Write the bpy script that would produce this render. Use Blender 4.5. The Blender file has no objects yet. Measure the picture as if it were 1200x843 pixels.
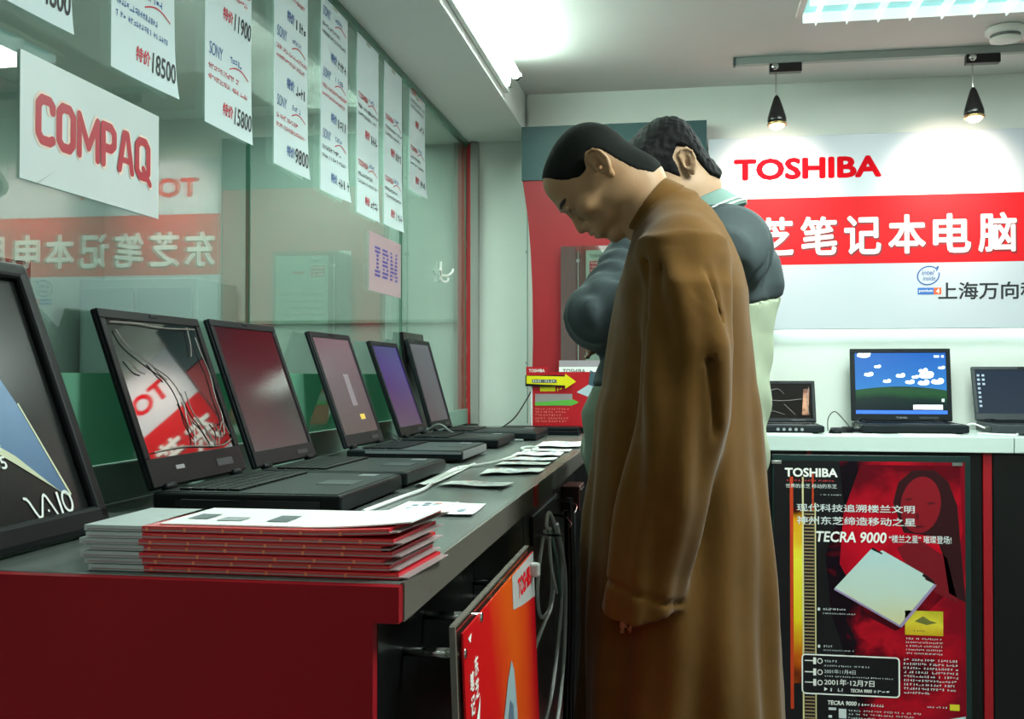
import bpy, bmesh, math, random
import numpy as np
from mathutils import Matrix, Vector
random.seed(7); rng = np.random.default_rng(11)
sc = bpy.context.scene
COL = sc.collection
PI = math.pi

# ------------------------------------------------------------------ camera, world, exposure, area lights
cam = bpy.data.cameras.new('camera'); cam.sensor_width = 36.0; cam.lens = 36.75; cam.clip_start = 0.05
camo = bpy.data.objects.new('camera', cam); COL.objects.link(camo)
camo.location = (0, 0, 1.2)
camo.rotation_euler = (math.radians(90.865), 0, math.radians(9.27))
sc.camera = camo
sc.view_settings.view_transform = 'Standard'; sc.view_settings.look = 'None'
sc.view_settings.gamma = 1.0; sc.view_settings.use_curve_mapping = False
sc.view_settings.exposure = 0.22
w = bpy.data.worlds.new('world'); sc.world = w; w.use_nodes = True
w.node_tree.nodes['Background'].inputs[0].default_value = (0.55, 0.68, 0.62, 1)
w.node_tree.nodes['Background'].inputs[1].default_value = 0.05

def light(name, kind, loc, energy, col, rot=(0, 0, 0), **kw):
    l = bpy.data.lights.new(name, kind); l.energy = energy; l.color = col
    for k, v in kw.items(): setattr(l, k, v)
    o = bpy.data.objects.new(name, l); o.location = loc; o.rotation_euler = rot
    COL.objects.link(o); return o
FLUO = (0.86, 1.0, 0.93)
# recessed ceiling fixtures: one in view, three unseen ones added for light
FIX = [(0.84, 3.30), (0.86, 1.75), (0.86, -0.9), (-0.35, -0.9)]
FIXE = [30, 58, 7, 4]
for (fx, fy), e in zip(FIX, FIXE):
    light('ceiling_fixture_light', 'AREA', (fx, fy, 2.365), e, FLUO, shape='RECTANGLE', size=0.8, size_y=0.56)
light('office_fill_light', 'AREA', (-1.75, 2.6, 2.38), 46, (0.88, 1.0, 0.94), shape='RECTANGLE', size=0.8, size_y=2.4)  # unseen fill lamps added to brighten the office behind the glass
light('office_fill_light', 'AREA', (-1.45, 4.1, 2.38), 16, (0.8, 1.0, 0.88), shape='RECTANGLE', size=0.6, size_y=0.6)

# ------------------------------------------------------------------ helpers
def lin(c):
    r = []
    for v in c[:3]:
        v = v / 255.0
        r.append(v / 12.92 if v <= 0.04045 else ((v + 0.055) / 1.055) ** 2.4)
    return tuple(r) + (1.0,)

MATS = {}
def mat(name, rgb, rough=0.5, metal=0.0, spec=0.5, var=0.0, scale=20, bump=0.0, bscale=80, emis=None, estr=0.0, stretch=None, sheen=0.0, coat=0.0, sss=0.0):
    if name in MATS: return MATS[name]
    m = bpy.data.materials.new(name); m.use_nodes = True
    nt = m.node_tree; b = nt.nodes['Principled BSDF']
    c = lin(rgb)
    b.inputs['Base Color'].default_value = c
    b.inputs['Roughness'].default_value = rough
    b.inputs['Metallic'].default_value = metal
    b.inputs['Specular IOR Level'].default_value = spec
    if sheen: b.inputs['Sheen Weight'].default_value = sheen
    if coat: b.inputs['Coat Weight'].default_value = coat
    if sss:
        b.inputs['Subsurface Weight'].default_value = sss; b.inputs['Subsurface Radius'].default_value = (.01, .004, .002); b.inputs['Subsurface Scale'].default_value = 1
    if emis is not None:
        b.inputs['Emission Color'].default_value = lin(emis); b.inputs['Emission Strength'].default_value = estr
    if var or bump:
        tc = nt.nodes.new('ShaderNodeTexCoord'); vec = tc.outputs['Object']
        if stretch:
            mp = nt.nodes.new('ShaderNodeMapping'); mp.inputs['Scale'].default_value = stretch
            nt.links.new(vec, mp.inputs[0]); vec = mp.outputs[0]
    if var:
        n = nt.nodes.new('ShaderNodeTexNoise'); n.inputs['Scale'].default_value = scale; n.inputs['Detail'].default_value = 5
        nt.links.new(vec, n.inputs['Vector'])
        rp = nt.nodes.new('ShaderNodeMapRange'); rp.inputs[1].default_value = .3; rp.inputs[2].default_value = .7
        rp.inputs[3].default_value = 1 - var; rp.inputs[4].default_value = 1 + var
        nt.links.new(n.outputs[0], rp.inputs[0])
        vm = nt.nodes.new('ShaderNodeVectorMath'); vm.operation = 'SCALE'; vm.inputs[0].default_value = c[:3]
        nt.links.new(rp.outputs[0], vm.inputs['Scale']); nt.links.new(vm.outputs[0], b.inputs['Base Color'])
    if bump:
        n2 = nt.nodes.new('ShaderNodeTexNoise'); n2.inputs['Scale'].default_value = bscale; n2.inputs['Detail'].default_value = 4
        nt.links.new(vec, n2.inputs['Vector'])
        bp = nt.nodes.new('ShaderNodeBump'); bp.inputs['Strength'].default_value = bump; bp.inputs['Distance'].default_value = 0.01
        nt.links.new(n2.outputs[0], bp.inputs['Height']); nt.links.new(bp.outputs[0], b.inputs['Normal'])
    MATS[name] = m; return m

def print_mat(name, stops, axis='Z', noise=0.0, nscale=6, rough=0.35, emit=0.0, dist=0.0):
    """printed or lit sheet: a colour ramp along one generated axis with noise"""
    if name in MATS: return MATS[name]
    m = bpy.data.materials.new(name); m.use_nodes = True
    nt = m.node_tree; b = nt.nodes['Principled BSDF']; b.inputs['Roughness'].default_value = rough; b.inputs['Specular IOR Level'].default_value = .25
    tc = nt.nodes.new('ShaderNodeTexCoord'); sp = nt.nodes.new('ShaderNodeSeparateXYZ')
    nt.links.new(tc.outputs['Generated'], sp.inputs[0])
    ramp = nt.nodes.new('ShaderNodeValToRGB')
    e = ramp.color_ramp.elements
    while len(e) > 1: e.remove(e[-1])
    e[0].position = stops[0][0]; e[0].color = lin(stops[0][1])
    for p, c in stops[1:]:
        x = e.new(p); x.color = lin(c)
    src = sp.outputs['XYZ'.index(axis)]
    if noise:
        n = nt.nodes.new('ShaderNodeTexNoise'); n.inputs['Scale'].default_value = nscale; n.inputs['Detail'].default_value = 4
        n.inputs['Distortion'].default_value = dist
        nt.links.new(tc.outputs['Object'], n.inputs['Vector'])
        mr = nt.nodes.new('ShaderNodeMapRange'); mr.inputs[1].default_value = .25; mr.inputs[2].default_value = .75
        mr.inputs[3].default_value = -noise; mr.inputs[4].default_value = noise
        nt.links.new(n.outputs[0], mr.inputs[0])
        ad = nt.nodes.new('ShaderNodeMath'); ad.operation = 'ADD'
        nt.links.new(src, ad.inputs[0]); nt.links.new(mr.outputs[0], ad.inputs[1]); src = ad.outputs[0]
    nt.links.new(src, ramp.inputs[0])
    nt.links.new(ramp.outputs[0], b.inputs['Base Color'])
    if emit:
        b.inputs['Base Color'].default_value = (0, 0, 0, 1)
        for l in list(nt.links):
            if l.to_socket == b.inputs['Base Color']: nt.links.remove(l)
        nt.links.new(ramp.outputs[0], b.inputs['Emission Color']); b.inputs['Emission Strength'].default_value = emit
    MATS[name] = m; return m

def glass_mat(name, tint, f0=0.05, rough=0.0, haze=0.0, hazecol=(150, 190, 170)):
    """thin sheet: tinted see-through, mirror part grows at grazing angles, optional diffuse film"""
    m = bpy.data.materials.new(name); m.use_nodes = True
    nt = m.node_tree; nt.nodes.clear()
    out = nt.nodes.new('ShaderNodeOutputMaterial')
    tr = nt.nodes.new('ShaderNodeBsdfTransparent'); tr.inputs[0].default_value = lin(tint)
    gl = nt.nodes.new('ShaderNodeBsdfGlossy'); gl.inputs['Roughness'].default_value = rough; gl.inputs[0].default_value = (1, 1, 1, 1)
    lw = nt.nodes.new('ShaderNodeLayerWeight'); lw.inputs[0].default_value = 0.5
    pw = nt.nodes.new('ShaderNodeMath'); pw.operation = 'POWER'; pw.inputs[1].default_value = 5
    # facing with blend .5 equals 1 - cos
    nt.links.new(lw.outputs['Facing'], pw.inputs[0])
    ma = nt.nodes.new('ShaderNodeMath'); ma.operation = 'MULTIPLY_ADD'; ma.inputs[1].default_value = 1 - f0; ma.inputs[2].default_value = f0
    nt.links.new(pw.outputs[0], ma.inputs[0])
    base = tr.outputs[0]
    if haze:
        df = nt.nodes.new('ShaderNodeBsdfDiffuse'); df.inputs[0].default_value = lin(hazecol)
        mx0 = nt.nodes.new('ShaderNodeMixShader'); mx0.inputs[0].default_value = haze
        nt.links.new(tr.outputs[0], mx0.inputs[1])
        sh = df.outputs[0]
        if haze > .5:
            tl = nt.nodes.new('ShaderNodeBsdfTranslucent'); tl.inputs[0].default_value = lin(hazecol)
            mt = nt.nodes.new('ShaderNodeMixShader'); mt.inputs[0].default_value = .6
            nt.links.new(df.outputs[0], mt.inputs[1]); nt.links.new(tl.outputs[0], mt.inputs[2]); sh = mt.outputs[0]
        nt.links.new(sh, mx0.inputs[2]); base = mx0.outputs[0]
    mx = nt.nodes.new('ShaderNodeMixShader')
    nt.links.new(ma.outputs[0], mx.inputs[0]); nt.links.new(base, mx.inputs[1]); nt.links.new(gl.outputs[0], mx.inputs[2])
    nt.links.new(mx.outputs[0], out.inputs[0])
    MATS[name] = m; return m

WM = {}
def wm(o): return WM.get(o.name, Matrix.Identity(4))
def tag(o, label=None, cat=None, group=None, kind=None):
    if label: o['label'] = label
    if cat: o['category'] = cat
    if group: o['group'] = group
    if kind: o['kind'] = kind
    return o
def thing(name, label, cat, loc=(0, 0, 0), rz=0, group=None):
    o = bpy.data.objects.new(name, None); COL.objects.link(o); o.empty_display_size = .05
    o.location = loc; o.rotation_euler = (0, 0, rz)
    WM[o.name] = Matrix.Translation(loc) @ Matrix.Rotation(rz, 4, 'Z')
    return tag(o, label, cat, group)
def link(name, me, m, parent=None, local=False, smooth=False, label=None, kind=None):
    o = bpy.data.objects.new(name, me); COL.objects.link(o)
    if m is not None and not me.materials:
        me.materials.append(m)
    if parent is not None:
        o.parent = parent
        if not local: o.matrix_parent_inverse = wm(parent).inverted()
    if smooth:
        me.polygons.foreach_set('use_smooth', [True] * len(me.polygons))
    if label: o['label'] = label
    if kind: o['kind'] = kind
    return o
def obj(name, bm, m, parent=None, local=False, smooth=False, label=None, kind=None):
    me = bpy.data.meshes.new(name); bm.normal_update(); bm.to_mesh(me); bm.free()
    return link(name, me, m, parent, local, smooth, label, kind)
def struct(name, bm, m, smooth=False):
    return tag(obj(name, bm, m, smooth=smooth), kind='structure')
def B(*boxes, bevel=0.0, seg=2):
    bm = bmesh.new()
    for b in boxes:
        x0, x1, y0, y1, z0, z1 = b
        r = bmesh.ops.create_cube(bm, size=1.0)
        for v in r['verts']:
            v.co.x = x0 + (v.co.x + .5) * (x1 - x0); v.co.y = y0 + (v.co.y + .5) * (y1 - y0); v.co.z = z0 + (v.co.z + .5) * (z1 - z0)
    if bevel:
        bmesh.ops.bevel(bm, geom=bm.edges[:], offset=bevel, segments=seg, affect='EDGES', profile=.5, clamp_overlap=True)
    return bm
def xf(bm, mtx):
    bmesh.ops.transform(bm, matrix=mtx, verts=bm.verts[:]); return bm
def join(*bms):
    a = bms[0]
    for b in bms[1:]:
        me = bpy.data.meshes.new('tmp'); b.to_mesh(me); b.free(); a.from_mesh(me); bpy.data.meshes.remove(me)
    return a
def lathe(profile, seg=24, axis='Z', center=(0, 0, 0)):
    bm = bmesh.new(); rings = []
    for r, z in profile:
        ring = []
        for i in range(seg):
            a = 2 * PI * i / seg
            p = (r * math.cos(a), r * math.sin(a), z)
            if axis == 'Y': p = (p[0], z, p[1])
            if axis == 'X': p = (z, p[0], p[1])
            ring.append(bm.verts.new((p[0] + center[0], p[1] + center[1], p[2] + center[2])))
        rings.append(ring)
    for a, b in zip(rings, rings[1:]):
        for i in range(seg):
            bm.faces.new((a[i], a[(i + 1) % seg], b[(i + 1) % seg], b[i]))
    bm.faces.new(rings[0][::-1]); bm.faces.new(rings[-1])
    bmesh.ops.recalc_face_normals(bm, faces=bm.faces[:])
    return bm
def smoothpath(pts, n=6):
    P = [Vector(p) for p in pts]; out = []
    for i in range(len(P) - 1):
        p0 = P[max(i - 1, 0)]; p1 = P[i]; p2 = P[i + 1]; p3 = P[min(i + 2, len(P) - 1)]
        for k in range(n):
            t = k / n
            out.append(0.5 * ((2 * p1) + (-p0 + p2) * t + (2 * p0 - 5 * p1 + 4 * p2 - p3) * t * t + (-p0 + 3 * p1 - 3 * p2 + p3) * t ** 3))
    out.append(P[-1]); return out
def tube(pts, r, seg=8, smooth=6):
    pts = smoothpath(pts, smooth) if smooth else [Vector(p) for p in pts]
    bm = bmesh.new(); rings = []; nrm = None
    for i, p in enumerate(pts):
        t = (pts[min(i + 1, len(pts) - 1)] - pts[max(i - 1, 0)]).normalized()
        if nrm is None:
            nrm = t.orthogonal().normalized()
        nrm = (nrm - t * nrm.dot(t)).normalized(); b = t.cross(nrm)
        rr = r[i * (len(r) - 1) // max(1, len(pts) - 1)] if isinstance(r, (list, tuple)) else r
        rings.append([bm.verts.new(p + (nrm * math.cos(2 * PI * k / seg) + b * math.sin(2 * PI * k / seg)) * rr) for k in range(seg)])
    for a, c in zip(rings, rings[1:]):
        for k in range(seg):
            bm.faces.new((a[k], a[(k + 1) % seg], c[(k + 1) % seg], c[k]))
    bm.faces.new(rings[0][::-1]); bm.faces.new(rings[-1])
    return bm

def textmesh(s, bold=0.0, res=3, spacing=1.0, shear=0.0):
    cu = bpy.data.curves.new('t', 'FONT'); cu.body = s; cu.size = 1; cu.resolution_u = res
    cu.space_character = spacing; cu.shear = shear
    o = bpy.data.objects.new('t', cu); COL.objects.link(o)
    dg = bpy.context.evaluated_depsgraph_get()
    me = bpy.data.meshes.new_from_object(o.evaluated_get(dg))
    bpy.data.objects.remove(o); bpy.data.curves.remove(cu)
    if bold > .004:      # heavier strokes: the same letters laid over each other, shifted by the weight
        bm = bmesh.new(); b = bold * .8
        for k, (dx, dy) in enumerate([(b, 0), (-b, 0), (0, b), (0, -b), (.7 * b, .7 * b), (-.7 * b, .7 * b), (.7 * b, -.7 * b), (-.7 * b, -.7 * b), (0, 0)]):
            n0 = len(bm.verts); bm.from_mesh(me); bm.verts.ensure_lookup_table()
            for v in bm.verts[n0:]: v.co += Vector((dx, dy, k))
        bm.to_mesh(me); bm.free()
    return me

class Panel:
    """a flat printed sheet with its own x/y frame; things printed on it sit a hair proud of it"""
    def __init__(s, origin, xd, yd, parent, local=False, eps=0.0005):
        s.o = Vector(origin); s.x = Vector(xd).normalized(); s.y = Vector(yd).normalized(); s.n = s.x.cross(s.y)
        s.parent = parent; s.local = local; s.eps = eps; s.warp = None
    def P(s, u, v, k=1): return s.o + s.x * u + s.y * v + s.n * (s.eps * k + (s.warp(u, v) if s.warp else 0))
    def polys(s, name, polys, m, k=1, **kw):
        bm = bmesh.new()
        for i, pl in enumerate(polys): bm.faces.new([bm.verts.new(s.P(u, v, k + (i % 97) * .012)) for u, v in pl])
        bm.normal_update()
        for f in bm.faces:
            if f.normal.dot(s.n) < 0: f.normal_flip()
        return obj(name, bm, m, s.parent, s.local, **kw)
    def rects(s, name, rects, m, k=1, **kw):
        return s.polys(name, [[(a, c), (b, c), (b, d), (a, d)] for a, b, c, d in rects], m, k, **kw)
    def text(s, body, u0, u1, v0, v1, m, k=2, bold=0.0, name='lettering', mirror=False, shear=0.0, spacing=1.0, res=3, **kw):
        me = textmesh(body, bold, res, spacing, shear)
        n = len(me.vertices); co = np.empty(n * 3); me.vertices.foreach_get('co', co); co = co.reshape(-1, 3)
        lo = co.min(0); hi = co.max(0)
        a = (co[:, 0] - lo[0]) / max(1e-6, hi[0] - lo[0]); b = (co[:, 1] - lo[1]) / max(1e-6, hi[1] - lo[1])
        if mirror: a = 1 - a
        U = u0 + a * (u1 - u0); V = v0 + b * (v1 - v0)
        W = np.array(s.o)[None] + U[:, None] * np.array(s.x)[None] + V[:, None] * np.array(s.y)[None] + np.array(s.n)[None] * (s.eps * k + co[:, 2:3] * s.eps * .04)
        if s.warp: W = W + np.array(s.n)[None] * np.array([s.warp(a_, b_) for a_, b_ in zip(U, V)])[:, None]
        me.vertices.foreach_set('co', W.ravel()); me.materials.clear(); me.update()
        return link(name, me, m, s.parent, s.local, **kw)
    def squig(s, lines, m, k=2, name='small_print', h=0.6, **kw):
        """rows of unreadably small writing: (u0,u1,v,height,charwidth)"""
        pl = []
        for u0, u1, v, hh, cw in lines:
            u = u0
            while u < u1 - cw * .5:
                for _ in range(2):
                    if random.random() < .5:
                        y = v + random.random() * hh * .7; a = u + random.random() * cw * .2
                        pl.append([(a, y), (a + cw * .7, y + hh * .05), (a + cw * .7, y + hh * .27), (a, y + hh * .22)])
                    else:
                        a = u + random.random() * cw * .6
                        pl.append([(a, v), (a + cw * .2, v), (a + cw * .26, v + hh), (a + cw * .06, v + hh)])
                u += cw * (1.0 if random.random() > .1 else 1.8)
        return s.polys(name, pl, m, k, **kw)

def ell(cx, cy, rx, ry, n=28, rot=0.0, a0=0.0, a1=2 * PI):
    c, s_ = math.cos(rot), math.sin(rot); r = []
    for i in range(n):
        a = a0 + (a1 - a0) * i / n
        x, y = rx * math.cos(a), ry * math.sin(a)
        r.append((cx + x * c - y * s_, cy + x * s_ + y * c))
    return r
def stroke(pts, wd):
    """flat polyline with width -> list of quads"""
    out = []
    for (a, b), (c, d) in zip(pts, pts[1:]):
        dx, dy = c - a, d - b; L = math.hypot(dx, dy) or 1; nx, ny = -dy / L * wd / 2, dx / L * wd / 2
        out.append([(a + nx, b + ny), (a - nx, b - ny), (c - nx, d - ny), (c + nx, d + ny)])
    return out

def fat(pts, wd, cap=True, closed=False):
    """stroke with round joints"""
    P_ = list(pts) + ([pts[0]] if closed else []); out = stroke(P_, wd)
    for i, (a, b) in enumerate(P_):
        if closed or cap or 0 < i < len(P_) - 1: out.append(ell(a, b, wd / 2, wd / 2, 12))
    return out
# ------------------------------------------------------------------ materials
m_wall = mat('wall_paint', (214, 218, 212), .7, var=.03, scale=4, bump=.05, bscale=200)
m_ceil = mat('ceiling_paint', (208, 206, 203), .8, var=.02, scale=3)
m_soffit = mat('soffit_paint', (218, 222, 218), .7, var=.02, scale=3)
m_floor = mat('floor_tile', (86, 82, 80), .35, var=.15, scale=6)
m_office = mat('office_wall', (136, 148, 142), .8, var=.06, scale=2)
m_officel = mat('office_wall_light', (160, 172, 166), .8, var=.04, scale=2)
m_lamin = mat('grey_metal_laminate', (118, 126, 123), .27, .35, var=.12, scale=60, bump=.02, bscale=300)
m_edge = mat('brushed_edge', (122, 116, 108), .35, .5, var=.1, scale=40, stretch=(20, 1, 20))
m_red = mat('red_laminate', (138, 0, 18), .6, spec=.2, var=.04, scale=6)
m_red2 = mat('red_print', (180, 14, 24), .4, var=.03, scale=5)
m_black = mat('black_laminate', (7, 8, 9), .3, var=.15, scale=20)
m_blackp = mat('black_plastic', (9, 13, 16), .45, spec=.18, bump=.05, bscale=600)
m_dgrey = mat('dark_grey_plastic', (17, 25, 28), .45, spec=.2, bump=.05, bscale=600)
m_greyp = mat('grey_plastic', (46, 54, 58), .45)
m_silver = mat('silver_plastic', (150, 156, 160), .35, .4)
m_white = mat('white_plastic', (225, 226, 220), .4)
m_paper = mat('paper', (218, 226, 224), .75, var=.02, scale=20)
m_paperw = mat('bright_paper', (238, 240, 236), .75)
m_chrome = mat('chrome', (200, 200, 198), .15, 1.0)
m_inkred = mat('ink_red', (190, 40, 60), .6)
m_inkblue = mat('ink_blue', (50, 90, 150), .6)
m_inkblack = mat('ink_black', (25, 28, 34), .6)
m_ledwhite = mat('print_white', (235, 236, 230), .5)
m_black_ink = mat('poster_black', (10, 10, 14), .3)
m_glass = glass_mat('shop_glass', (224, 234, 229), f0=.072, haze=.06, hazecol=(120, 150, 138))
m_film = glass_mat('frosted_film', (120, 170, 150), f0=.04, haze=.85, hazecol=(150, 204, 180))
m_acryl = glass_mat('clear_acrylic', (225, 232, 226), f0=.06, haze=.05, hazecol=(150, 150, 140))
m_edgeglass = mat('glass_edge', (60, 110, 90), .2)
# ------------------------------------------------------------------ the setting
ZC = 2.42; ZF = -0.08; GX = -0.969
struct('floor', B((-2.8, 2.8, -2.6, 4.9, ZF - .05, ZF)), m_floor)
struct('ceiling', B((-2.8, 2.8, -2.6, 4.9, ZC, ZC + .05)), m_ceil)
struct('wall_back', B((-.66, 2.8, 4.48, 4.9, ZF, ZC)), m_wall)
struct('wall_back_left', B((GX, -.661, 4.65, 4.9, ZF, ZC)), m_wall)
struct('wall_right', B((2.8, 2.85, -2.6, 4.9, ZF, ZC)), m_wall)
struct('wall_front', B((-2.8, 2.8, -2.65, -2.6, ZF, ZC)), m_wall)
struct('wall_left', B((GX - .02, GX + .03, -2.6, .935, ZF, ZC)), m_wall)
struct('wall_under_glass', B((GX - .02, GX - .001, 1.08, 4.65, ZF, .975)), m_black)
struct('trim_1', B((GX - .012, GX + .012, .937, 4.648, .982, 1.049), bevel=.003), mat('glass_rail', (138, 170, 156), .4, .3, var=.08, scale=8))
struct('soffit', B((-1.2, -.674, .937, 4.65, 2.257, ZC - .001)), m_soffit)
struct('soffit_far', B((-.674, -.65, 4.5, 4.65, 2.257, ZC - .001)), m_soffit)
struct('trim_2', B((GX - .01, GX + .014, .937, 4.648, 2.235, 2.256)), m_edgeglass)
# office behind the glass
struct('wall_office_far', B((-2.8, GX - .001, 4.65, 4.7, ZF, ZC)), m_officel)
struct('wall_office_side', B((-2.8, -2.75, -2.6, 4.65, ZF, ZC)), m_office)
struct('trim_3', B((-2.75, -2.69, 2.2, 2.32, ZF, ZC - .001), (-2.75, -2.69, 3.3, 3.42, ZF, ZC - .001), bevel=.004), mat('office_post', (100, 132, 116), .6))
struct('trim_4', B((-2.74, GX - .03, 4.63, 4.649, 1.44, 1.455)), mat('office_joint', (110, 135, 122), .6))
# shelf cabinet and posters in the office
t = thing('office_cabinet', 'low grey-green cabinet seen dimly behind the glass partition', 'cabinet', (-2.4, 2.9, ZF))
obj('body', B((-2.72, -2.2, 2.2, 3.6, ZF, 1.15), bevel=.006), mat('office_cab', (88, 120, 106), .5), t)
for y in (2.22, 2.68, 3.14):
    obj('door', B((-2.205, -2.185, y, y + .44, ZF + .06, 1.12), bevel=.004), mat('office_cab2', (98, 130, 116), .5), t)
t = thing('office_poster', 'dark pictorial poster seen through the glass behind the open black laptop', 'poster', (-2.74, 3.62, 1.2))
obj('sheet', B((-2.745, -2.735, 3.62, 4.05, 1.0, 1.68)), print_mat('office_print', [(0, (40, 24, 26)), (.4, (60, 36, 38)), (.5, (30, 62, 60)), (1, (34, 50, 50))], 'Z', .25, 7), t)
pn = Panel((-2.735, 3.62, 1.0), (0, 1, 0), (0, 0, 1), t)
pn.squig([(.03, .40, .60, .03, .03), (.03, .36, .55, .02, .02)], mat('poster_pale', (120, 150, 140), .6))
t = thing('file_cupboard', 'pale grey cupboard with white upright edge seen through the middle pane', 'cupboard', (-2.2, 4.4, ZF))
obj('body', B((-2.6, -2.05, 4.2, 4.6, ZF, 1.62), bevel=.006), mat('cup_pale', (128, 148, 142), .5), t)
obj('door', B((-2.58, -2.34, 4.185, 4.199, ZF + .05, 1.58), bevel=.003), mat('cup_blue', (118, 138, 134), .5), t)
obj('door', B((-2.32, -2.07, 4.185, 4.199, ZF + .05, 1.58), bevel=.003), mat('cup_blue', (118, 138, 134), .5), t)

# glass partition: three panes
ys = [.937, 2.233, 3.529, 4.624]
for i in range(3):
    g = thing('glass_partition', ['nearest tall glass pane carrying the white computer-brand sign', 'middle tall glass pane with the long price sheets and small pink sign',
              'farthest glass pane with white hooks, beside the red strip'][i], 'glass', (GX, (ys[i] + ys[i + 1]) / 2, 1.0)); g['kind'] = 'thing'
    obj('pane', B((GX - .004, GX + .004, ys[i] + .002, ys[i + 1] - .002, 1.05, 2.234)), m_glass, g)
    obj('edge', B((GX - .005, GX + .005, ys[i + 1] - .0035, ys[i + 1] + .001 if i < 2 else ys[i + 1] - .001, 1.05, 2.234)), m_edgeglass, g, label='dark green polished glass edge')
    if i < 2:
        obj('frosted_band', B((GX + .0045, GX + .0055, ys[i] + .004, ys[i + 1] - .004, 1.051, 1.204)), m_film, g, label='frosted green band along the foot of the pane')

# red strip and grey post at the end of the glass
t = thing('red_wall_strip', 'tall narrow red strip with faded round letters at the far glass end', 'sign', (-.97, 4.64, .98))
obj('board', B((-1.004, -.946, 4.628, 4.649, .98, 2.25)), mat('strip_red', (176, 24, 34), .45), t)
pn = Panel((-1.004, 4.628, .98), (1, 0, 0), (0, 0, 1), t)
fad = mat('faded_letter', (190, 96, 100), .6)
for s_, v0, v1 in (('A', .80, .92), ('O', .52, .68), ('B', .30, .44), ('E', .10, .22)):
    pn.text(s_, .016, .043, v0, v1, fad, bold=-.0)
t = thing('grey_post', 'thin grey post between the red strip and the white wall', 'post', (-.926, 4.64, .98))
obj('post', B((-.945, -.908, 4.62, 4.649, .98, 2.256), bevel=.003), mat('post_grey', (150, 150, 144), .5), t)
t = thing('wall_conduit', 'thin grey vertical conduit on the white wall by the red panel', 'conduit', (-.672, 4.63, .98))
obj('pipe', tube([(-.685, 4.642, .985), (-.685, 4.642, 2.25)], .005, smooth=0), mat('conduit', (150, 160, 154), .5), t)
for z in (1.25, 1.75, 2.1): obj('clip', B((-.695, -.675, 4.634, 4.649, z, z + .012), bevel=.002), mat('conduit', (150, 160, 154), .5), t)

# white hook stuck on the glass
for k, (yy, lb) in enumerate(((4.117, 'white double hook stuck on the farthest glass pane'),)):
    t = thing('glass_hook', lb, 'hook', (GX + .006, yy, 1.63))
    X = GX + .006
    obj('plate', tube([(X, yy, 1.66), (X, yy - .003, 1.62), (X, yy, 1.585)], .005), m_white, t)
    obj('hook_arm', tube([(X, yy, 1.605), (X + .02, yy + .03, 1.605), (X + .035, yy + .05, 1.62), (X + .038, yy + .055, 1.635)], .005), m_white, t)
    obj('hook_arm', tube([(X, yy, 1.59), (X + .01, yy + .008, 1.578), (X + .022, yy + .02, 1.582), (X + .025, yy + .024, 1.595)], .005), m_white, t)
    obj('hook_arm', tube([(X, yy, 1.605), (X + .01, yy - .04, 1.606), (X + .012, yy - .07, 1.62)], .0035), m_white, t)

# ------------------------------------------------------------------ soffit tube light
t = thing('tube_light', 'long glowing fluorescent tube fitting on the side of the soffit', 'light', (-.66, 3.2, 2.33))
obj('housing', B((-.673, -.655, 2.55, 3.95, 2.285, 2.40), bevel=.004), mat('tube_housing', (225, 235, 230), .35), t)
m_tube = mat('tube_glow', (255, 255, 255), .5, emis=(225, 255, 240), estr=60)
obj('tube', lathe([(.015, 2.60), (.0165, 2.61), (.0165, 3.90), (.015, 3.91)], 16, 'Y', (-.625, 0, 2.345)), m_tube, t, smooth=True)
for y in (2.575, 3.925):
    obj('end_bracket', join(B((-.656, -.60, y - .008, y + .008, 2.335, 2.355), bevel=.003), B((-.656, -.645, y - .012, y + .012, 2.30, 2.375), bevel=.003),
        lathe([(.017, y - .014), (.018, y - .012), (.018, y + .012), (.017, y + .014)], 16, 'Y', (-.625, 0, 2.345))), m_chrome, t)

# ------------------------------------------------------------------ recessed louvre light(s)
def louvre(cx, cy, label):
    t = thing('louvre_light', label, 'light', (cx, cy, ZC))
    x0, x1, y0, y1 = cx - .44, cx + .44, cy - .30, cy + .30
    fr = mat('louvre_frame', (206, 196, 190), .4)
    obj('frame', B((x0 - .02, x1 + .02, y0 - .02, y0, ZC - .014, ZC - .001), (x0 - .02, x1 + .02, y1, y1 + .02, ZC - .014, ZC - .001),
        (x0 - .02, x0, y0, y1, ZC - .014, ZC - .001), (x1, x1 + .02, y0, y1, ZC - .014, ZC - .001)), fr, t)
    obj('diffuser', B((x0, x1, y0, y1, ZC - .006, ZC - .001)), mat('diffuser_glow', (170, 215, 215), .4, emis=(120, 190, 192), estr=.5), t)
    bl = mat('louvre_blade', (232, 240, 238), .3, .2, emis=(220, 245, 240), estr=.6)
    for i in range(9):
        x = x0 + .04 + i * .1
        obj('blade', B((x, x + .004, y0, y1, ZC - .05, ZC - .006)), bl, t)
    for y in (cy - .1, cy + .1):
        obj('cross_blade', B((x0, x1, y, y + .006, ZC - .05, ZC - .006)), bl, t)
    obj('lip', B((x0, x1, y1 - .006, y1, ZC - .04, ZC - .006)), bl, t)
lbl = ['recessed louvred ceiling light in front of the big wall sign', 'unseen louvred ceiling light added above the aisle beside the standing men',
       'unseen louvred ceiling light added at the right behind the photographer', 'unseen louvred ceiling light added at the left behind the photographer']
for (fx, fy), lb in zip(FIX, lbl): louvre(fx, fy, lb)

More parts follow.
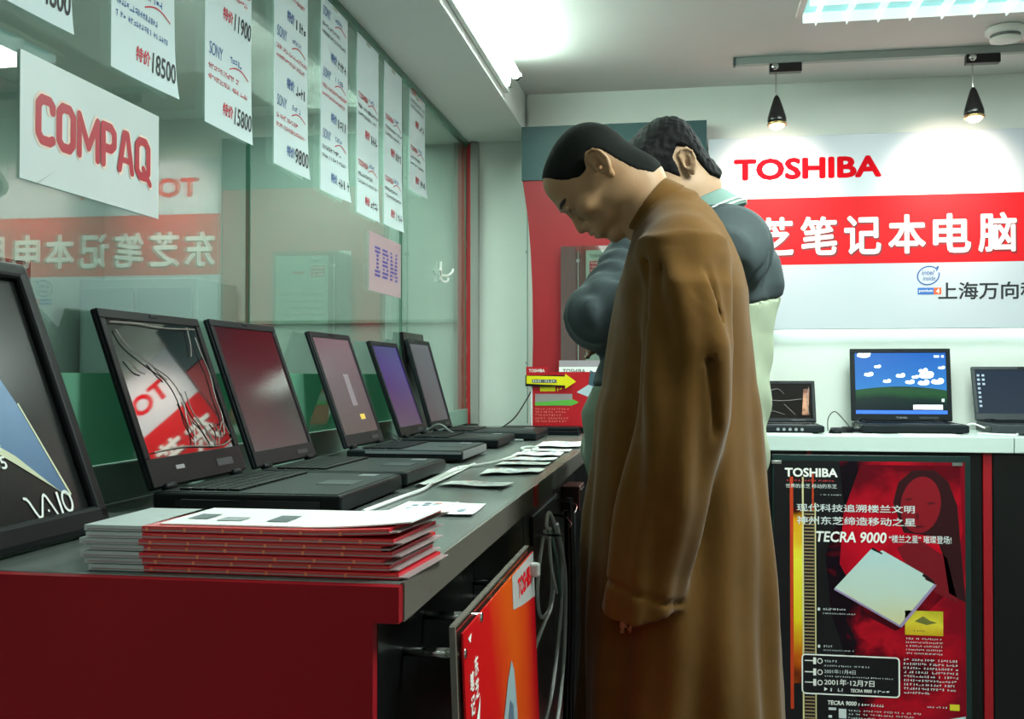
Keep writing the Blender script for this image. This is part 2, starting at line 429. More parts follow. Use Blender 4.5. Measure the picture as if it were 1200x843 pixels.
# smoke detector
t = thing('smoke_detector', 'round white smoke detector on the ceiling', 'detector', (1.12, 3.88, ZC))
obj('base', lathe([(.062, ZC - .001), (.066, ZC - .006), (.066, ZC - .02), (.060, ZC - .026)], 32, 'Z', (1.12, 3.88, 0)), m_white, t, smooth=True)
obj('slots', lathe([(.050, ZC - .026), (.048, ZC - .038)], 32, 'Z', (1.12, 3.88, 0)), mat('slot_grey', (110, 114, 112), .5), t)
obj('cap', lathe([(.052, ZC - .038), (.05, ZC - .046), (.03, ZC - .052)], 32, 'Z', (1.12, 3.88, 0)), m_white, t, smooth=True)

# ceiling track with two spot lamps
t = thing('ceiling_track', 'long pale metal lighting track on the ceiling before the sign wall', 'track', (1.2, 4.09, ZC))
obj('rail', B((.203, 2.3, 4.075, 4.105, ZC - .03, ZC - .001), bevel=.002), mat('track_metal', (150, 160, 156), .35, .5), t)
obj('end_cap', B((.195, .204, 4.073, 4.107, ZC - .032, ZC - .001), bevel=.002), m_greyp, t)
def spot(x, label, tilt):
    y = 4.09; z0 = ZC - .031
    t = thing('track_spotlight', label, 'lamp', (x, y, z0), group=None)
    obj('adapter', B((x - .005, x + .115, y - .018, y + .018, z0 - .034, z0), bevel=.003), m_black, t)
    obj('knob', lathe([(.012, y - .030), (.014, y - .026), (.014, y - .018)], 16, 'Y', (x + .015, 0, z0 - .014)), m_chrome, t, smooth=True)
    obj('stem', tube([(x + .02, y, z0 - .03), (x + .02, y, z0 - .10), (x + .022, y, z0 - .125)], .0035), m_chrome, t)
    # teardrop shade pointing down and to the sign
    M_ = Matrix.Translation((x + .022, y, z0 - .12)) @ Matrix.Rotation(tilt, 4, 'X')
    sh = lathe([(.006, .0), (.012, -.012), (.024, -.05), (.034, -.085), (.036, -.10), (.033, -.112), (.029, -.112), (.031, -.10), (.02, -.06), (.002, -.05)], 28)
    obj('shade', xf(sh, M_), mat('shade_black', (16, 16, 16), .25), t, smooth=True)
    rim = lathe([(.0335, -.110), (.037, -.112), (.037, -.117), (.0335, -.118)], 28)
    obj('rim', xf(rim, M_), mat('rim_gold', (190, 170, 120), .25, .9), t, smooth=True)
    bulb = lathe([(.004, -.075), (.024, -.095), (.029, -.112), (.027, -.122), (.018, -.130), (.004, -.133)], 20)
    obj('bulb', xf(bulb, M_), mat('bulb_glow', (255, 230, 190), .4, emis=(255, 226, 180), estr=6), t, smooth=True)
    tip = M_ @ Vector((0, 0, -.14))
    return tip
tips = [spot(.335, 'left black teardrop spot lamp hanging from the ceiling track', math.radians(-6)),
        spot(1.045, 'right black teardrop spot lamp hanging from the ceiling track', math.radians(-6))]
for tp, en in zip(tips, (20, 26)):
    light('spot_lamp', 'SPOT', tp, en, (1.0, .82, .68), rot=(math.radians(66), 0, 0), spot_size=math.radians(92), spot_blend=.9, shadow_soft_size=.02)

# ------------------------------------------------------------------ wall sign over the back counter
SX0, SX1, SZ0, SZ1 = .108, 1.62, 1.388, 2.181
t = thing('wall_sign', 'big white wall sign with red lettering and a red band', 'sign', (.86, 4.42, 1.39))
obj('board', B((SX0, SX1, 4.40, 4.44, SZ0, SZ1), bevel=.002), mat('sign_white', (190, 196, 204), .45), t)
obj('spacer', B((SX0 + .1, SX1 - .1, 4.44, 4.479, SZ0 + .2, SZ1 - .02)), m_white, t)
pn = Panel((0, 4.40, 0), (1, 0, 0), (0, 0, 1), t)
pn.rects('red_band', [(SX0 + .001, SX1 - .001, 1.652, 1.926)], mat('band_red', (206, 22, 30), .6, spec=.2), 1)
m_tosh = mat('sign_letter_red', (200, 14, 26), .85, spec=.05)
pn.text('TOSHIBA', .211, .796, 2.002, 2.092, m_tosh, bold=.05, label='bold red brand lettering')
m_out = mat('char_outline', (120, 20, 30), .5)  # printed dark outline behind the white characters
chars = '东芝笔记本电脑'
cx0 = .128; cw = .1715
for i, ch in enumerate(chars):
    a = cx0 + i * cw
    pn.text(ch, a + .006, a + .152 + .004, 1.682, 1.846, m_out, 2, bold=.045, name='character_outline')
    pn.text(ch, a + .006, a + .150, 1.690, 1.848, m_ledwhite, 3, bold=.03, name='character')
pn.text('上海万向科', 1.010, 1.395, 1.502, 1.572, m_inkblack, 2, bold=.022, label='small black characters')
# round badge above a two-colour tab
m_bb = mat('badge_blue', (40, 84, 150), .5)
ring = []
for a, b in zip(ell(.973, 1.600, .042, .036, 30, .35, .5, 6.4), ell(.973, 1.600, .042, .036, 30, .35, .5, 6.4)[1:]): ring += stroke([a, b], .005)
ring += stroke([(1.0, 1.626), (1.012, 1.637), (1.004, 1.618)], .005)
pn.polys('badge_swirl', ring, m_bb, 2)
pn.text('intel', .948, .996, 1.602, 1.622, m_bb, 2, bold=.01, shear=.2); pn.text('inside', .952, 1.000, 1.580, 1.598, m_bb, 2, bold=.01, shear=.2)
pn.rects('badge_tab', [(.932, 1.002, 1.524, 1.551)], mat('tab_blue', (40, 100, 180), .5), 2)
pn.rects('badge_tab', [(.994, 1.022, 1.524, 1.551)], mat('tab_orange', (230, 90, 40), .5), 3, label='orange end of the tab')
pn.text('pentium', .937, .99, 1.530, 1.545, m_ledwhite, 4, bold=.01); pn.text('4', 1.002, 1.015, 1.528, 1.547, m_ledwhite, 4, bold=.02)

# hidden tube below / behind the sign washing the wall
t = thing('wall_washer', 'white strip light tucked behind the lower edge of the wall sign', 'light', (.95, 4.46, 1.40))
obj('tube', B((.38, 1.60, 4.452, 4.472, 1.397, 1.412), bevel=.003), mat('washer_glow', (255, 255, 255), .5, emis=(222, 255, 240), estr=12), t)
obj('bracket', B((.36, 1.62, 4.470, 4.479, 1.395, 1.425)), m_white, t)

# ------------------------------------------------------------------ red panel with teal head
bm = bmesh.new()
prof = [(-.674, 2.257), (-.674, 2.04), (-.662, 1.96), (-.648, 1.86), (-.637, 1.72), (-.630, 1.55), (-.628, 1.35), (-.632, 1.15), (-.640, .985), (.100, .985), (.100, 2.257)]
f = bm.faces.new([bm.verts.new((x, 4.40, z)) for x, z in prof])
r = bmesh.ops.extrude_face_region(bm, geom=[f]); bmesh.ops.translate(bm, verts=[v for v in r['geom'] if isinstance(v, bmesh.types.BMVert)], vec=(0, .079, 0))
bmesh.ops.recalc_face_normals(bm, faces=bm.faces[:])
t = thing('red_display_panel', 'large red wall panel with dark teal head behind the men', 'panel', (-.28, 4.44, .985))
obj('board', bm, mat('panel_red', (150, 6, 22), .5, var=.03, scale=3), t)
obj('teal_head', B((-.675, .101, 4.392, 4.405, 2.030, 2.259)), mat('panel_teal', (34, 70, 72), .5, var=.05, scale=4), t, label='dark teal header')
# acrylic notice frame on it
t = thing('acrylic_notice_frame', 'clear acrylic notice holder with white sheet on the red panel', 'notice', (-.33, 4.38, 1.24))
obj('acrylic_sheet', B((-.506, -.15, 4.372, 4.377, 1.236, 1.744), bevel=.001), m_acryl, t)
obj('side_strip', B((-.506, -.445, 4.3775, 4.380, 1.24, 1.74)), mat('strip_lilac', (150, 84, 100), .4), t, label='greyish lilac strip')
obj('standoff_rod', tube([(-.432, 4.366, 1.25), (-.432, 4.366, 1.72)], .004, smooth=0), m_chrome, t)
obj('screw', lathe([(.008, 4.362), (.009, 4.370)], 14, 'Y', (-.432, 0, 1.68)), m_chrome, t)
obj('notice_sheet', B((-.400, -.16, 4.3775, 4.380, 1.26, 1.725)), m_paper, t)
pn = Panel((-.40, 4.3775, 1.26), (1, 0, 0), (0, 0, 1), t)
pn.text('TOSHIBA', .015, .08, .435, .447, m_inkblack, 1, bold=.01)
pn.rects('red_block', [(.015, .078, .37, .42)], mat('block_red', (190, 60, 76), .5), 1)
pn.squig([(.02, .074, .375 + k * .016, .008, .006) for k in range(3)], m_ledwhite, 2)
pn.rects('red_block', [(.11, .16, .385, .397)], mat('block_red', (190, 60, 76), .5), 1)
pn.squig([(.02, .2, .05 + k * .03, .010, .008) for k in range(9)], m_inkblack, 1)
t = thing('price_card', 'small white card with red block under the acrylic notice', 'card', (-.42, 4.33, 1.13))
obj('card', B((-.508, -.30, 4.330, 4.333, 1.13, 1.235)), m_paperw, t)
obj('backing', B((-.508, -.30, 4.333, 4.338, 1.13, 1.262)), mat('card_lilac', (160, 150, 156), .4), t)
pn = Panel((-.508, 4.330, 1.13), (1, 0, 0), (0, 0, 1), t)
pn.text('TOSHIBA', .015, .11, .078, .096, m_inkblack, 1, bold=.01)
pn.rects('red_block', [(.012, .10, .03, .068)], mat('block_red', (190, 60, 76), .5), 1)
pn.squig([(.016, .09, .052, .010, .008), (.016, .08, .036, .010, .008)], m_ledwhite, 2)

# ------------------------------------------------------------------ left counter
t = thing('display_counter', 'long counter with grey metal top and red end panel under the laptops', 'counter', (-.63, 2.6, ZF))
obj('countertop', B((GX + .001, -.295, 1.075, 4.478, .945, .98), bevel=.0015), m_lamin, t)
obj('edge_band', B((-.2945, -.290, 1.074, 4.478, .940, .981)), m_edge, t, label='brushed metal edge band facing the aisle')
obj('seam_strip', B((-.2896, -.287, 2.045, 2.095, .940, .981)), m_red2, t, label='short red strip over the countertop joint')
obj('end_panel', B((GX - .35, -.292, 1.058, 1.0738, .941, .979), (GX - .35, -.320, 1.058, 1.0738, ZF, .941)), m_red, t, label='red laminate end panel')
obj('carcass', B((GX + .002, -.345, 1.10, 4.478, ZF + .08, .944)), m_black, t)
obj('plinth', B((GX + .002, -.38, 1.10, 4.478, ZF, ZF + .08)), m_black, t)
obj('end_board', B((-.345, -.32, 1.0755, 1.10, ZF, .944)), m_black, t)
for k, y in enumerate([1.103, 1.62, 2.14, 2.66, 3.18, 3.70]):
    d = obj('door', B((-.3445, -.326, y + .003, min(y + .514, 4.47), ZF + .09, .93), bevel=.002), m_black, t)
    obj('handle', B((-.3255, -.318, y + .46, y + .472, .70, .80), bevel=.002), m_greyp, d)
# back counter
t = thing('back_counter', 'white-topped black counter along the back wall below the sign', 'counter', (.8, 4.2, ZF))
m_btop = mat('counter_white', (196, 212, 206), .35)
obj('countertop', B((-.288, 1.152, 3.925, 4.478, .925, .98), bevel=.002), m_btop, t)
obj('countertop', B((1.155, 2.2, 3.925, 4.478, .925, .98), bevel=.002), m_btop, t)
obj('carcass', B((-.288, 2.2, 3.96, 4.478, ZF + .04, .924)), m_black, t)
obj('red_upright', B((1.054, 1.084, 3.945, 3.9595, ZF + .04, .924), bevel=.002), mat('upright_red', (150, 10, 24), .4), t, label='red upright strip between the black cabinets')
obj('red_upright', B((.448, .462, 3.945, 3.9595, ZF + .04, .924)), mat('upright_red', (150, 10, 24), .4), t)
obj('plinth', B((-.288, 2.2, 3.955, 4.478, ZF, ZF + .04)), m_red, t, label='dark red plinth')
for x0, x1 in ((.466, 1.050), (1.088, 1.65), (1.66, 2.19), (-.28, .444)):
    obj('door', B((x0, x1, 3.95, 3.9595, ZF + .05, .918), bevel=.002), m_black, t)

# ------------------------------------------------------------------ poster in front of the back counter
PZ = 3.925
t = thing('floor_poster', 'black and red laptop poster in dark green holder against the back counter', 'poster', (.66, PZ, ZF))
def XX(px): return .322 + (px - 905) * .002942
def ZZ(v): return .89 - (v - 541) * .003112
obj('holder', B((XX(905), 1.006, PZ, PZ + .018, ZF + .012, .912), bevel=.002), mat('holder_green', (22, 44, 42), .25), t)
obj('foot', B((.36, .40, PZ - .01, PZ + .03, ZF, ZF + .012), (.92, .96, PZ - .01, PZ + .03, ZF, ZF + .012)), m_black, t)
m_post = print_mat('poster_print', [(0, (10, 8, 14)), (.35, (18, 6, 16)), (.5, (96, 4, 20)), (.66, (170, 12, 30)), (1, (120, 8, 26))], 'X', .42, 4.2, .2, dist=.8)
obj('sheet', B((XX(907), XX(1131), PZ - .002, PZ - .0002, ZF + .02, ZZ(541))), m_post, t)
for px in (910, 1122): obj('clip', B((XX(px - 6), XX(px + 6), PZ - .008, PZ, ZZ(545), ZZ(541)), bevel=.001), m_chrome, t)
pn = Panel((0, PZ - .002, 0), (1, 0, 0), (0, 0, 1), t, eps=.0004)
S = lambda *pp: [(XX(a), ZZ(b)) for a, b in pp]
pn.polys('dark_area', [S((907, 541), (985, 541), (990, 590), (968, 650), (975, 720), (1000, 790), (1010, 843), (907, 843))], m_black_ink, 1)
pn.polys('red_glow', [S((1010, 545), (1125, 545), (1128, 620), (1110, 690), (1080, 720), (1050, 735), (1018, 720), (985, 660), (990, 600))],
         print_mat('glow_print', [(0, (60, 4, 14)), (.3, (150, 8, 28)), (.6, (190, 14, 34)), (1, (90, 6, 20))], 'Z', .2, 9, .2), 1)
pn.polys('printed_hair', [S((1048, 588), (1054, 565), (1070, 551), (1096, 550), (1112, 563), (1122, 590), (1126, 640), (1131, 700), (1112, 690), (1106, 650), (1098, 626), (1060, 622))], mat('print_hair', (44, 4, 12), .3), 2)
pn.polys('printed_face', [ell(XX(1080), ZZ(590), .068, .102, 26, -.15)], mat('print_face', (128, 10, 26), .3), 3)
pn.polys('printed_features', [ell(XX(1066), ZZ(584), .014, .005, 12, .15), ell(XX(1092), ZZ(588), .014, .005, 12, .1), ell(XX(1076), ZZ(603), .006, .012, 12), ell(XX(1078), ZZ(615), .018, .005, 12, .1)], mat('print_feat', (86, 6, 18), .3), 4)
pn.polys('printed_shoulder', [S((1052, 640), (1075, 628), (1110, 650), (1122, 700), (1096, 690), (1066, 664))], mat('print_sh', (112, 8, 24), .3), 2)
# yellow light bar with scale ticks
pn.rects('glow_bar', [(XX(930), XX(941), ZZ(800), ZZ(596))], print_mat('bar_print', [(0, (70, 10, 6)), (.12, (190, 90, 10)), (.4, (225, 200, 30)), (.7, (236, 226, 60)), (.93, (220, 150, 20)), (1, (60, 10, 6))], 'Z', .06, 14, .3), 3)
pn.rects('glow_edge', [(XX(926), XX(930), ZZ(830), ZZ(560)), (XX(952.5), XX(954.5), ZZ(600), ZZ(556))], mat('bar_orange', (190, 56, 14), .4), 3)
pn.rects('scale_rails', [(XX(940.5), XX(942.5), ZZ(842), ZZ(560)), (XX(955.5), XX(957), ZZ(842), ZZ(590))], mat('rail_pale', (214, 206, 150), .5), 4)
pn.rects('scale_ticks', [(XX(943), XX(956), ZZ(v), ZZ(v - 1.6)) for v in range(600, 842, 4)], mat('tick_pale', (150, 128, 90), .5), 4)
pn.text('TOSHIBA', XX(920), XX(983), ZZ(560), ZZ(549.5), m_ledwhite, 5, bold=.04)
pn.squig([(XX(921), XX(983), ZZ(565), .006, .011)], mat('pr_red', (210, 60, 60), .5), 5)
pn.text('世界的东芝 移动的东芝', XX(921), XX(982), ZZ(573), ZZ(568), m_paper, 5, bold=.0)
pn.squig([(XX(962), XX(988), ZZ(581), .004, .006)], m_paper, 5)
m_pt = mat('poster_text', (206, 214, 214), .5)
pn.text('现代科技追溯楼兰文明', XX(934), XX(1073), ZZ(600), ZZ(591), m_pt, 5, bold=.018)
pn.text('神州东芝缔造移动之星', XX(934), XX(1074), ZZ(615), ZZ(605.5), m_pt, 5, bold=.018)
pn.text('TECRA 9000', XX(957), XX(1040), ZZ(635), ZZ(622.5), m_ledwhite, 6, bold=.03, shear=.15)
pn.text('“楼兰之星” 璀璨登场!', XX(1043), XX(1115), ZZ(634), ZZ(625), m_pt, 6, bold=.015)
# big silver laptop picture
pn.polys('printed_laptop', [S((979, 688), (1022, 642), (1031, 645.5), (1035, 643), (1087, 671), (1084, 675), (1095, 680), (1055, 728))], print_mat('lap_print', [(0, (206, 200, 150)), (.4, (190, 208, 196)), (1, (176, 204, 206))], 'Z', .12, 4, .3), 5)
pn.polys('printed_laptop_edge', [S((979, 688), (1055, 728), (1056, 731), (978, 690)), S((1055, 728), (1095, 680), (1098, 681), (1057, 731))], mat('lap_edge', (150, 130, 170), .4), 6)
pn.polys('printed_shadow', [S((1022, 642), (1035, 648), (1035, 646), (1024, 640)), S((1083, 668), (1095, 677), (1095, 680), (1081, 671))], m_black_ink, 6)
pn.rects('gold_picture', [(XX(1061), XX(1105), ZZ(739), ZZ(711))], print_mat('gold_print', [(0, (196, 160, 30)), (.5, (220, 200, 60)), (1, (180, 170, 40))], 'Z', .3, 14, .3), 5)
pn.polys('gold_detail', [S((1072, 723), (1082, 717), (1090, 722), (1098, 724), (1086, 727))], mat('gold_dk', (110, 110, 50), .4), 6)
pn.squig([(XX(1070), XX(1084), ZZ(735), .006, .007)], m_inkblack, 6)
pn.squig([(XX(1062), XX(1104), ZZ(744 + k * 4.2), .006, .007) for k in range(5)], m_pt, 5)
pn.squig([(XX(965), XX(992), ZZ(714), .008, .008), (XX(965), XX(1005), ZZ(718.5), .005, .006)], m_pt, 5)
pn.squig([(XX(965), XX(977), ZZ(757), .008, .008), (XX(965), XX(1002), ZZ(761), .005, .006)], m_pt, 5)
pn.polys('bullet', [ell(XX(960), ZZ(713), .005, .006, 12), ell(XX(960), ZZ(756), .005, .006, 12)], m_pt, 6)
for k in range(9): pn.squig([(XX(1059), XX(1121 - (30 if k == 8 else 0)), ZZ(768.5 + k * 4.7), .008, .010)], m_pt, 5)
# rounded frame with dates
rr = []
x0, x1, z0, z1, rd = XX(940), XX(1054), ZZ(811), ZZ(766), .012
pts = []
for cx, cz, a0 in ((x1 - rd, z1 - rd, 0), (x0 + rd, z1 - rd, PI / 2), (x0 + rd, z0 + rd, PI), (x1 - rd, z0 + rd, 3 * PI / 2)):
    for i in range(6): pts.append((cx + rd * math.cos(a0 + i * PI / 10), cz + rd * math.sin(a0 + i * PI / 10)))
pn.polys('date_box', [pts], m_black_ink, 5)
pn.polys('date_frame', stroke(pts + [pts[0]], .005), m_ledwhite, 6)
for v in (773, 786, 798):
    pn.rects('slider', [(XX(943), XX(953), ZZ(v + .6), ZZ(v - .6)), (XX(953), XX(956.5), ZZ(v + 4), ZZ(v - 4))], m_ledwhite, 7)
    o = ell(XX(961), ZZ(v), .008, .0085, 16); pn.polys('slider_ring', stroke(o + [o[0]], .003), m_ledwhite, 7)
pn.squig([(XX(966), XX(980), ZZ(774), .008, .009)], m_pt, 7); pn.squig([(XX(966), XX(1020), ZZ(779), .006, .008)], m_pt, 7)
pn.text('2001年11月4日', XX(966), XX(1003), ZZ(787), ZZ(782), m_pt, 7, bold=.01)
pn.squig([(XX(966), XX(1048), ZZ(791), .005, .008)], m_pt, 7)
pn.text('2001年·12月7日', XX(966), XX(1025), ZZ(800.5), ZZ(793), m_ledwhite, 7, bold=.015)
pn.polys('arrow_mark', [S((966, 803), (970, 805), (966, 807.5))], m_ledwhite, 7)
pn.squig([(XX(973), XX(993), ZZ(807.5), .012, .014)], m_pt, 7); pn.text('TECRA 9000', XX(997), XX(1022), ZZ(807.5), ZZ(803.5), m_ledwhite, 7, bold=.03, shear=.15); pn.squig([(XX(1024), XX(1044), ZZ(807.5), .012, .014)], m_pt, 7)
pn.text('TECRA 9000', XX(970), XX(1004), ZZ(823), ZZ(818), m_ledwhite, 6, bold=.03, shear=.15); pn.squig([(XX(1006), XX(1036), ZZ(823), .010, .010)], m_pt, 6)
pn.rects('print_block', [(XX(971), XX(980), ZZ(829), ZZ(826)), (XX(983), XX(992), ZZ(838), ZZ(827)), (XX(971), XX(975), ZZ(838), ZZ(835))], m_pt, 6)
for k in range(3): pn.squig([(XX(994), XX(1080 - 10 * k), ZZ(829.5 + 4.2 * k), .006, .009)], m_pt, 6)
pn.rects('yellow_tag', [(XX(1112), XX(1123), ZZ(823), ZZ(816))], mat('tag_yellow', (214, 196, 40), .4), 6)
pn.squig([(XX(1086), XX(1110), ZZ(821), .006, .008)], m_pt, 6)
pn.polys('white_corner', [S((1060, 848), (1066, 842), (1137 - 7, 829), (1137 - 7, 850), (1060, 850))], mat('corner_pale', (176, 204, 208), .4), 6)

# ------------------------------------------------------------------ red brochure stand with arrow at the far end of the left counter
YB = 3.92
t = thing('arrow_display_stand', 'small red display board with big yellow arrow at the counter end', 'display', (-.42, YB, .98))
def bx(px): return -.561 + (px - 624) * .003215
def bz(v): return .9735 + (511 - v) * .00319
obj('board', B((bx(624), bx(704), YB, YB + .006, .981, bz(436))), mat('stand_red', (180, 14, 28), .4), t)
obj('strut', B((bx(650), bx(660), YB + .006, YB + .07, .981, .987), (bx(650), bx(660), YB + .006, YB + .012, .981, 1.1)), m_black, t)
pn = Panel((0, YB, 0), (1, 0, 0), (0, 0, 1), t)
pn.rects('black_base', [(bx(624), bx(704), .982, bz(501))], m_black_ink, 1)
pn.squig([(bx(627), bx(678), bz(505), .009, .012), (bx(627), bx(676), bz(509), .009, .012)], m_pt, 2)
obj('side_edge', B((bx(622), bx(624) - .0003, YB, YB + .006, .981, bz(452))), m_paper, t)
obj('arrow_board', B((bx(616), bx(662), YB - .012, YB - .006, bz(453), bz(440))), m_black_ink, t)
obj('name_board', B((bx(617), bx(642), YB - .012, YB - .006, bz(440), bz(430))), mat('stand_red', (180, 14, 28), .4), t)
pa = Panel((0, YB - .012, 0), (1, 0, 0), (0, 0, 1), t)
Q = lambda *pp: [(bx(a), bz(b)) for a, b in pp]
pa.text('TOSHIBA', bx(620), bx(639), bz(436.5), bz(432.5), m_ledwhite, 1, bold=.03)
pa.polys('yellow_arrow', [Q((617.5, 440.5), (663, 441.5), (663, 438), (676, 447.5), (663, 456), (663, 452), (617.5, 450))], mat('arrow_yellow', (226, 216, 20), .4), 1)
pa.rects('arrow_text_bar', [(bx(624), bx(653), bz(449), bz(445))], mat('arrow_grey', (96, 96, 100), .5), 2)
pa.squig([(bx(624), bx(652), bz(448.5), .010, .010)], m_pt, 3)
pn.rects('yellow_code', [(bx(633), bx(651), bz(459), bz(453.5))], mat('arrow_yellow', (226, 216, 20), .4), 2)
pn.squig([(bx(652), bx(660), bz(459), .014, .012)], mat('arrow_yellow', (226, 216, 20), .4), 2)
pn.rects('grey_picture', [(bx(627), bx(671), bz(476), bz(462))], mat('pic_grey', (146, 140, 140), .5), 1)
pn.polys('green_arrow', [Q((627, 472), (668, 469), (672, 468.5), (679, 472), (671, 475.5), (627, 476))], mat('grn', (90, 170, 60), .5), 2)
m_rp = mat('pale_red_print', (230, 130, 120), .5)
pn.squig([(bx(627), bx(668 - (k % 3) * 5), bz(481 + k * 3.6), .007, .010) for k in range(5)], m_rp, 2)
pn.polys('printed_laptop', [Q((676, 460), (690, 451), (700, 455), (694, 467))], mat('lapb', (176, 196, 204), .4), 2)
pn.polys('printed_laptop_lid', [Q((690, 451), (692, 434), (704, 440), (700, 455))], mat('lapb2', (60, 84, 96), .4), 2)
# ------------------------------------------------------------------ laptops
def laptop(label, loc, rz, W, D, T, L, tilt, col, screen, group, chin=.035, bez=.016, latch=True, film=0, silver=False, keys=True, name='laptop', frame_col=None):
    """local frame: x from the hinge to the user, y across, z up"""
    t = thing(name, label, 'laptop', loc, rz, group)
    h = W / 2
    obj('base', B((0, D, -h, h, .004, T), bevel=min(.006, T * .25), seg=3), col, t, True)
    obj('foot', B((.02, .035, -h + .02, -h + .04, 0, .005), (D - .035, D - .02, -h + .02, -h + .04, 0, .005), (.02, .035, h - .04, h - .02, 0, .005), (D - .035, D - .02, h - .04, h - .02, 0, .005)), m_blackp, t, True)
    obj('deck', B((.012, D - .008, -h + .007, h - .007, T - .001, T + .0012), bevel=.0005, seg=1), m_dgrey if not silver else m_greyp, t, True)
    # ports and seams on the side facing the camera
    obj('side_ports', B((.04, .10, -h - .0008, -h + .002, T * .35, T * .62), (.13, .21, -h - .0008, -h + .002, T * .28, T * .68), (.235, .25, -h - .0008, -h + .002, T * .4, T * .6)), m_black_ink, t, True)
    if silver:
        obj('side_band', B((.05, D - .002, -h - .0012, -h + .002, T * .72, T * .93), (D - .002, D + .0012, -h + .01, h - .01, T * .3, T * .93)), m_silver, t, True)
    if keys:
        bx_ = []
        rows = 5; kx0 = .035; kd = min(.021, (D * .48) / rows)
        for r_ in range(rows):
            n = 15; kw = (W - .05) / n
            for c in range(n):
                if r_ == rows - 1 and 4 <= c <= 8: continue
                y0 = -h + .025 + c * kw
                bx_.append((kx0 + r_ * kd, kx0 + r_ * kd + kd * .86, y0, y0 + kw * .88, T, T + .0045))
            if r_ == rows - 1: bx_.append((kx0 + r_ * kd, kx0 + r_ * kd + kd * .86, -h + .025 + 4 * kw, -h + .025 + 9 * kw - .002, T, T + .0045))
        obj('keys', B(*bx_), m_blackp, t, True, kind='stuff')
        obj('touchpad', B((D * .70, D * .90, -.035, .035, T + .0008, T + .0022), bevel=.0006, seg=1), m_greyp, t, True)
        obj('palm_sticker', B((D * .78, D * .88, h - .06, h - .025, T + .001, T + .0018)), m_silver, t, True)
    # lid: built flat in its own axes, then tilted back about the hinge
    R_ = Matrix.Translation((0.004, 0, T + .004)) @ Matrix.Rotation(-tilt, 4, 'Y')
    th = .013
    fc = frame_col or col
    obj('lid', xf(B((-th, -.003, -h, h, 0, L), bevel=.004, seg=3), R_), fc, t, True)
    lw = obj('bezel', xf(B((-.0035, .001, -h + .001, h - .001, 0.002, chin), (-.0035, .001, -h + .001, h - .001, L - bez, L - .001),
        (-.0035, .001, -h + .001, -h + bez, chin, L - bez), (-.0035, .001, h - bez, h - .001, chin, L - bez), bevel=.0012, seg=1), R_), fc, t, True)
    if isinstance(screen, tuple): scm = screen[0]
    else: scm = screen
    obj('screen', xf(B((-.0034, -.0022, -h + bez, h - bez, chin, L - bez)), R_), scm, t, True)
    for y in (-h * .72, h * .72):
        obj('hinge', lathe([(.005, y - .018), (.0065, y - .016), (.0065, y + .016), (.005, y + .018)], 12, 'Y', (.004, 0, T + .004)), m_blackp, t, True, smooth=True)
    if latch:
        obj('latch', xf(B((-.001, .0025, -.012, .012, L - .010, L - .004), bevel=.0006, seg=1), R_), m_blackp, t, True)
        obj('lamp_strip', xf(B((.0008, .0018, h * .35, h * .72, chin * .35, chin * .62)), R_), m_greyp, t, True)
    o = R_ @ Vector((0, 0, 0)); yv = (R_.to_3x3() @ Vector((0, 0, 1))); 
    pnl = Panel(o + (R_.to_3x3() @ Vector((-.0022, 0, 0))), (0, 1, 0), yv, t, local=True, eps=.0004)
    pnl.fr = Panel(o + (R_.to_3x3() @ Vector((.001, 0, 0))), (0, 1, 0), yv, t, local=True, eps=.0004)
    pnl.W, pnl.L, pnl.h, pnl.chin, pnl.bez, pnl.R = W, L, h, chin, bez, R_
    if film:
        # wrinkled clear protective film: raised creases, their glints put into the pale grey
        fm = mat('film_crease', (128, 120, 114), .35)
        for pts in film:
            q = [R_ @ Vector((.0012 + .002 * random.random(), -h + bez + a * (W - 2 * bez), chin + b * (L - chin - bez))) for a, b in pts]
            obj('film_crease', tube(q, .0012, 5, 5), fm, t, True)
    return t, pnl

m_mirror = mat('glossy_black_screen', (14, 10, 10), .03, spec=1.0, coat=1.0)
gA = 'open laptops in a row on the long display counter'
TL = math.radians(19.5)
film1 = [[(.06, .92), (.12, .80), (.30, .66), (.45, .56), (.52, .40), (.50, .22), (.55, .10)], [(.30, .68), (.36, .60), (.42, .55)], [(.58, .46), (.60, .30), (.66, .20), (.72, .06)],
         [(.60, .24), (.68, .16), (.74, .02)], [(.50, .38), (.54, .20), (.50, .04)], [(.86, .98), (.84, .84), (.80, .74)], [(.92, .90), (.93, .76), (.96, .60), (.94, .40), (.95, .26), (.90, .10)],
         [(.86, .14), (.92, .2), (.97, .10)], [(.05, .04), (.4, .05), (.8, .02), (.97, .06)], [(.02, .97), (.3, .975), (.6, .96), (.95, .97)], [(.78, .03), (.84, .12), (.80, .2)], [(.08, .70), (.14, .62), (.2, .6)]]
L1, p1 = laptop('nearest open black laptop with shiny wrinkled film over its screen', (-.838, 1.74, .981), 0, .36, .315, .032, .312, TL, m_blackp, m_mirror, gA, chin=.05, bez=.018, film=film1)
p1.fr.rects('model_plate', [(-.09, -.06, .026, .033)], m_silver, 1)
obj('drive_slot', B((.05, .15, -.181, -.179, .008, .022), (.16, .28, -.181, -.179, .008, .022), bevel=.0008, seg=1), m_black_ink, L1, True)
s2 = print_mat('screen_maroon', [(0, (112, 110, 108)), (.35, (88, 84, 84)), (.7, (84, 44, 52)), (1, (84, 22, 36))], 'Z', .08, 5, .12, emit=.45)  # dim glowing fade imitates a hazy reflection in the screen
L2, p2 = laptop('second open laptop with dark screen fading from maroon to grey', (-.838, 2.14, .981), 0, .34, .31, .030, .318, TL, m_dgrey, s2, gA, chin=.034, bez=.016)
s3 = print_mat('screen_pinkgrey', [(0, (110, 98, 96)), (.4, (120, 108, 112)), (1, (134, 112, 122))], 'Z', .06, 5, .2, emit=.6)
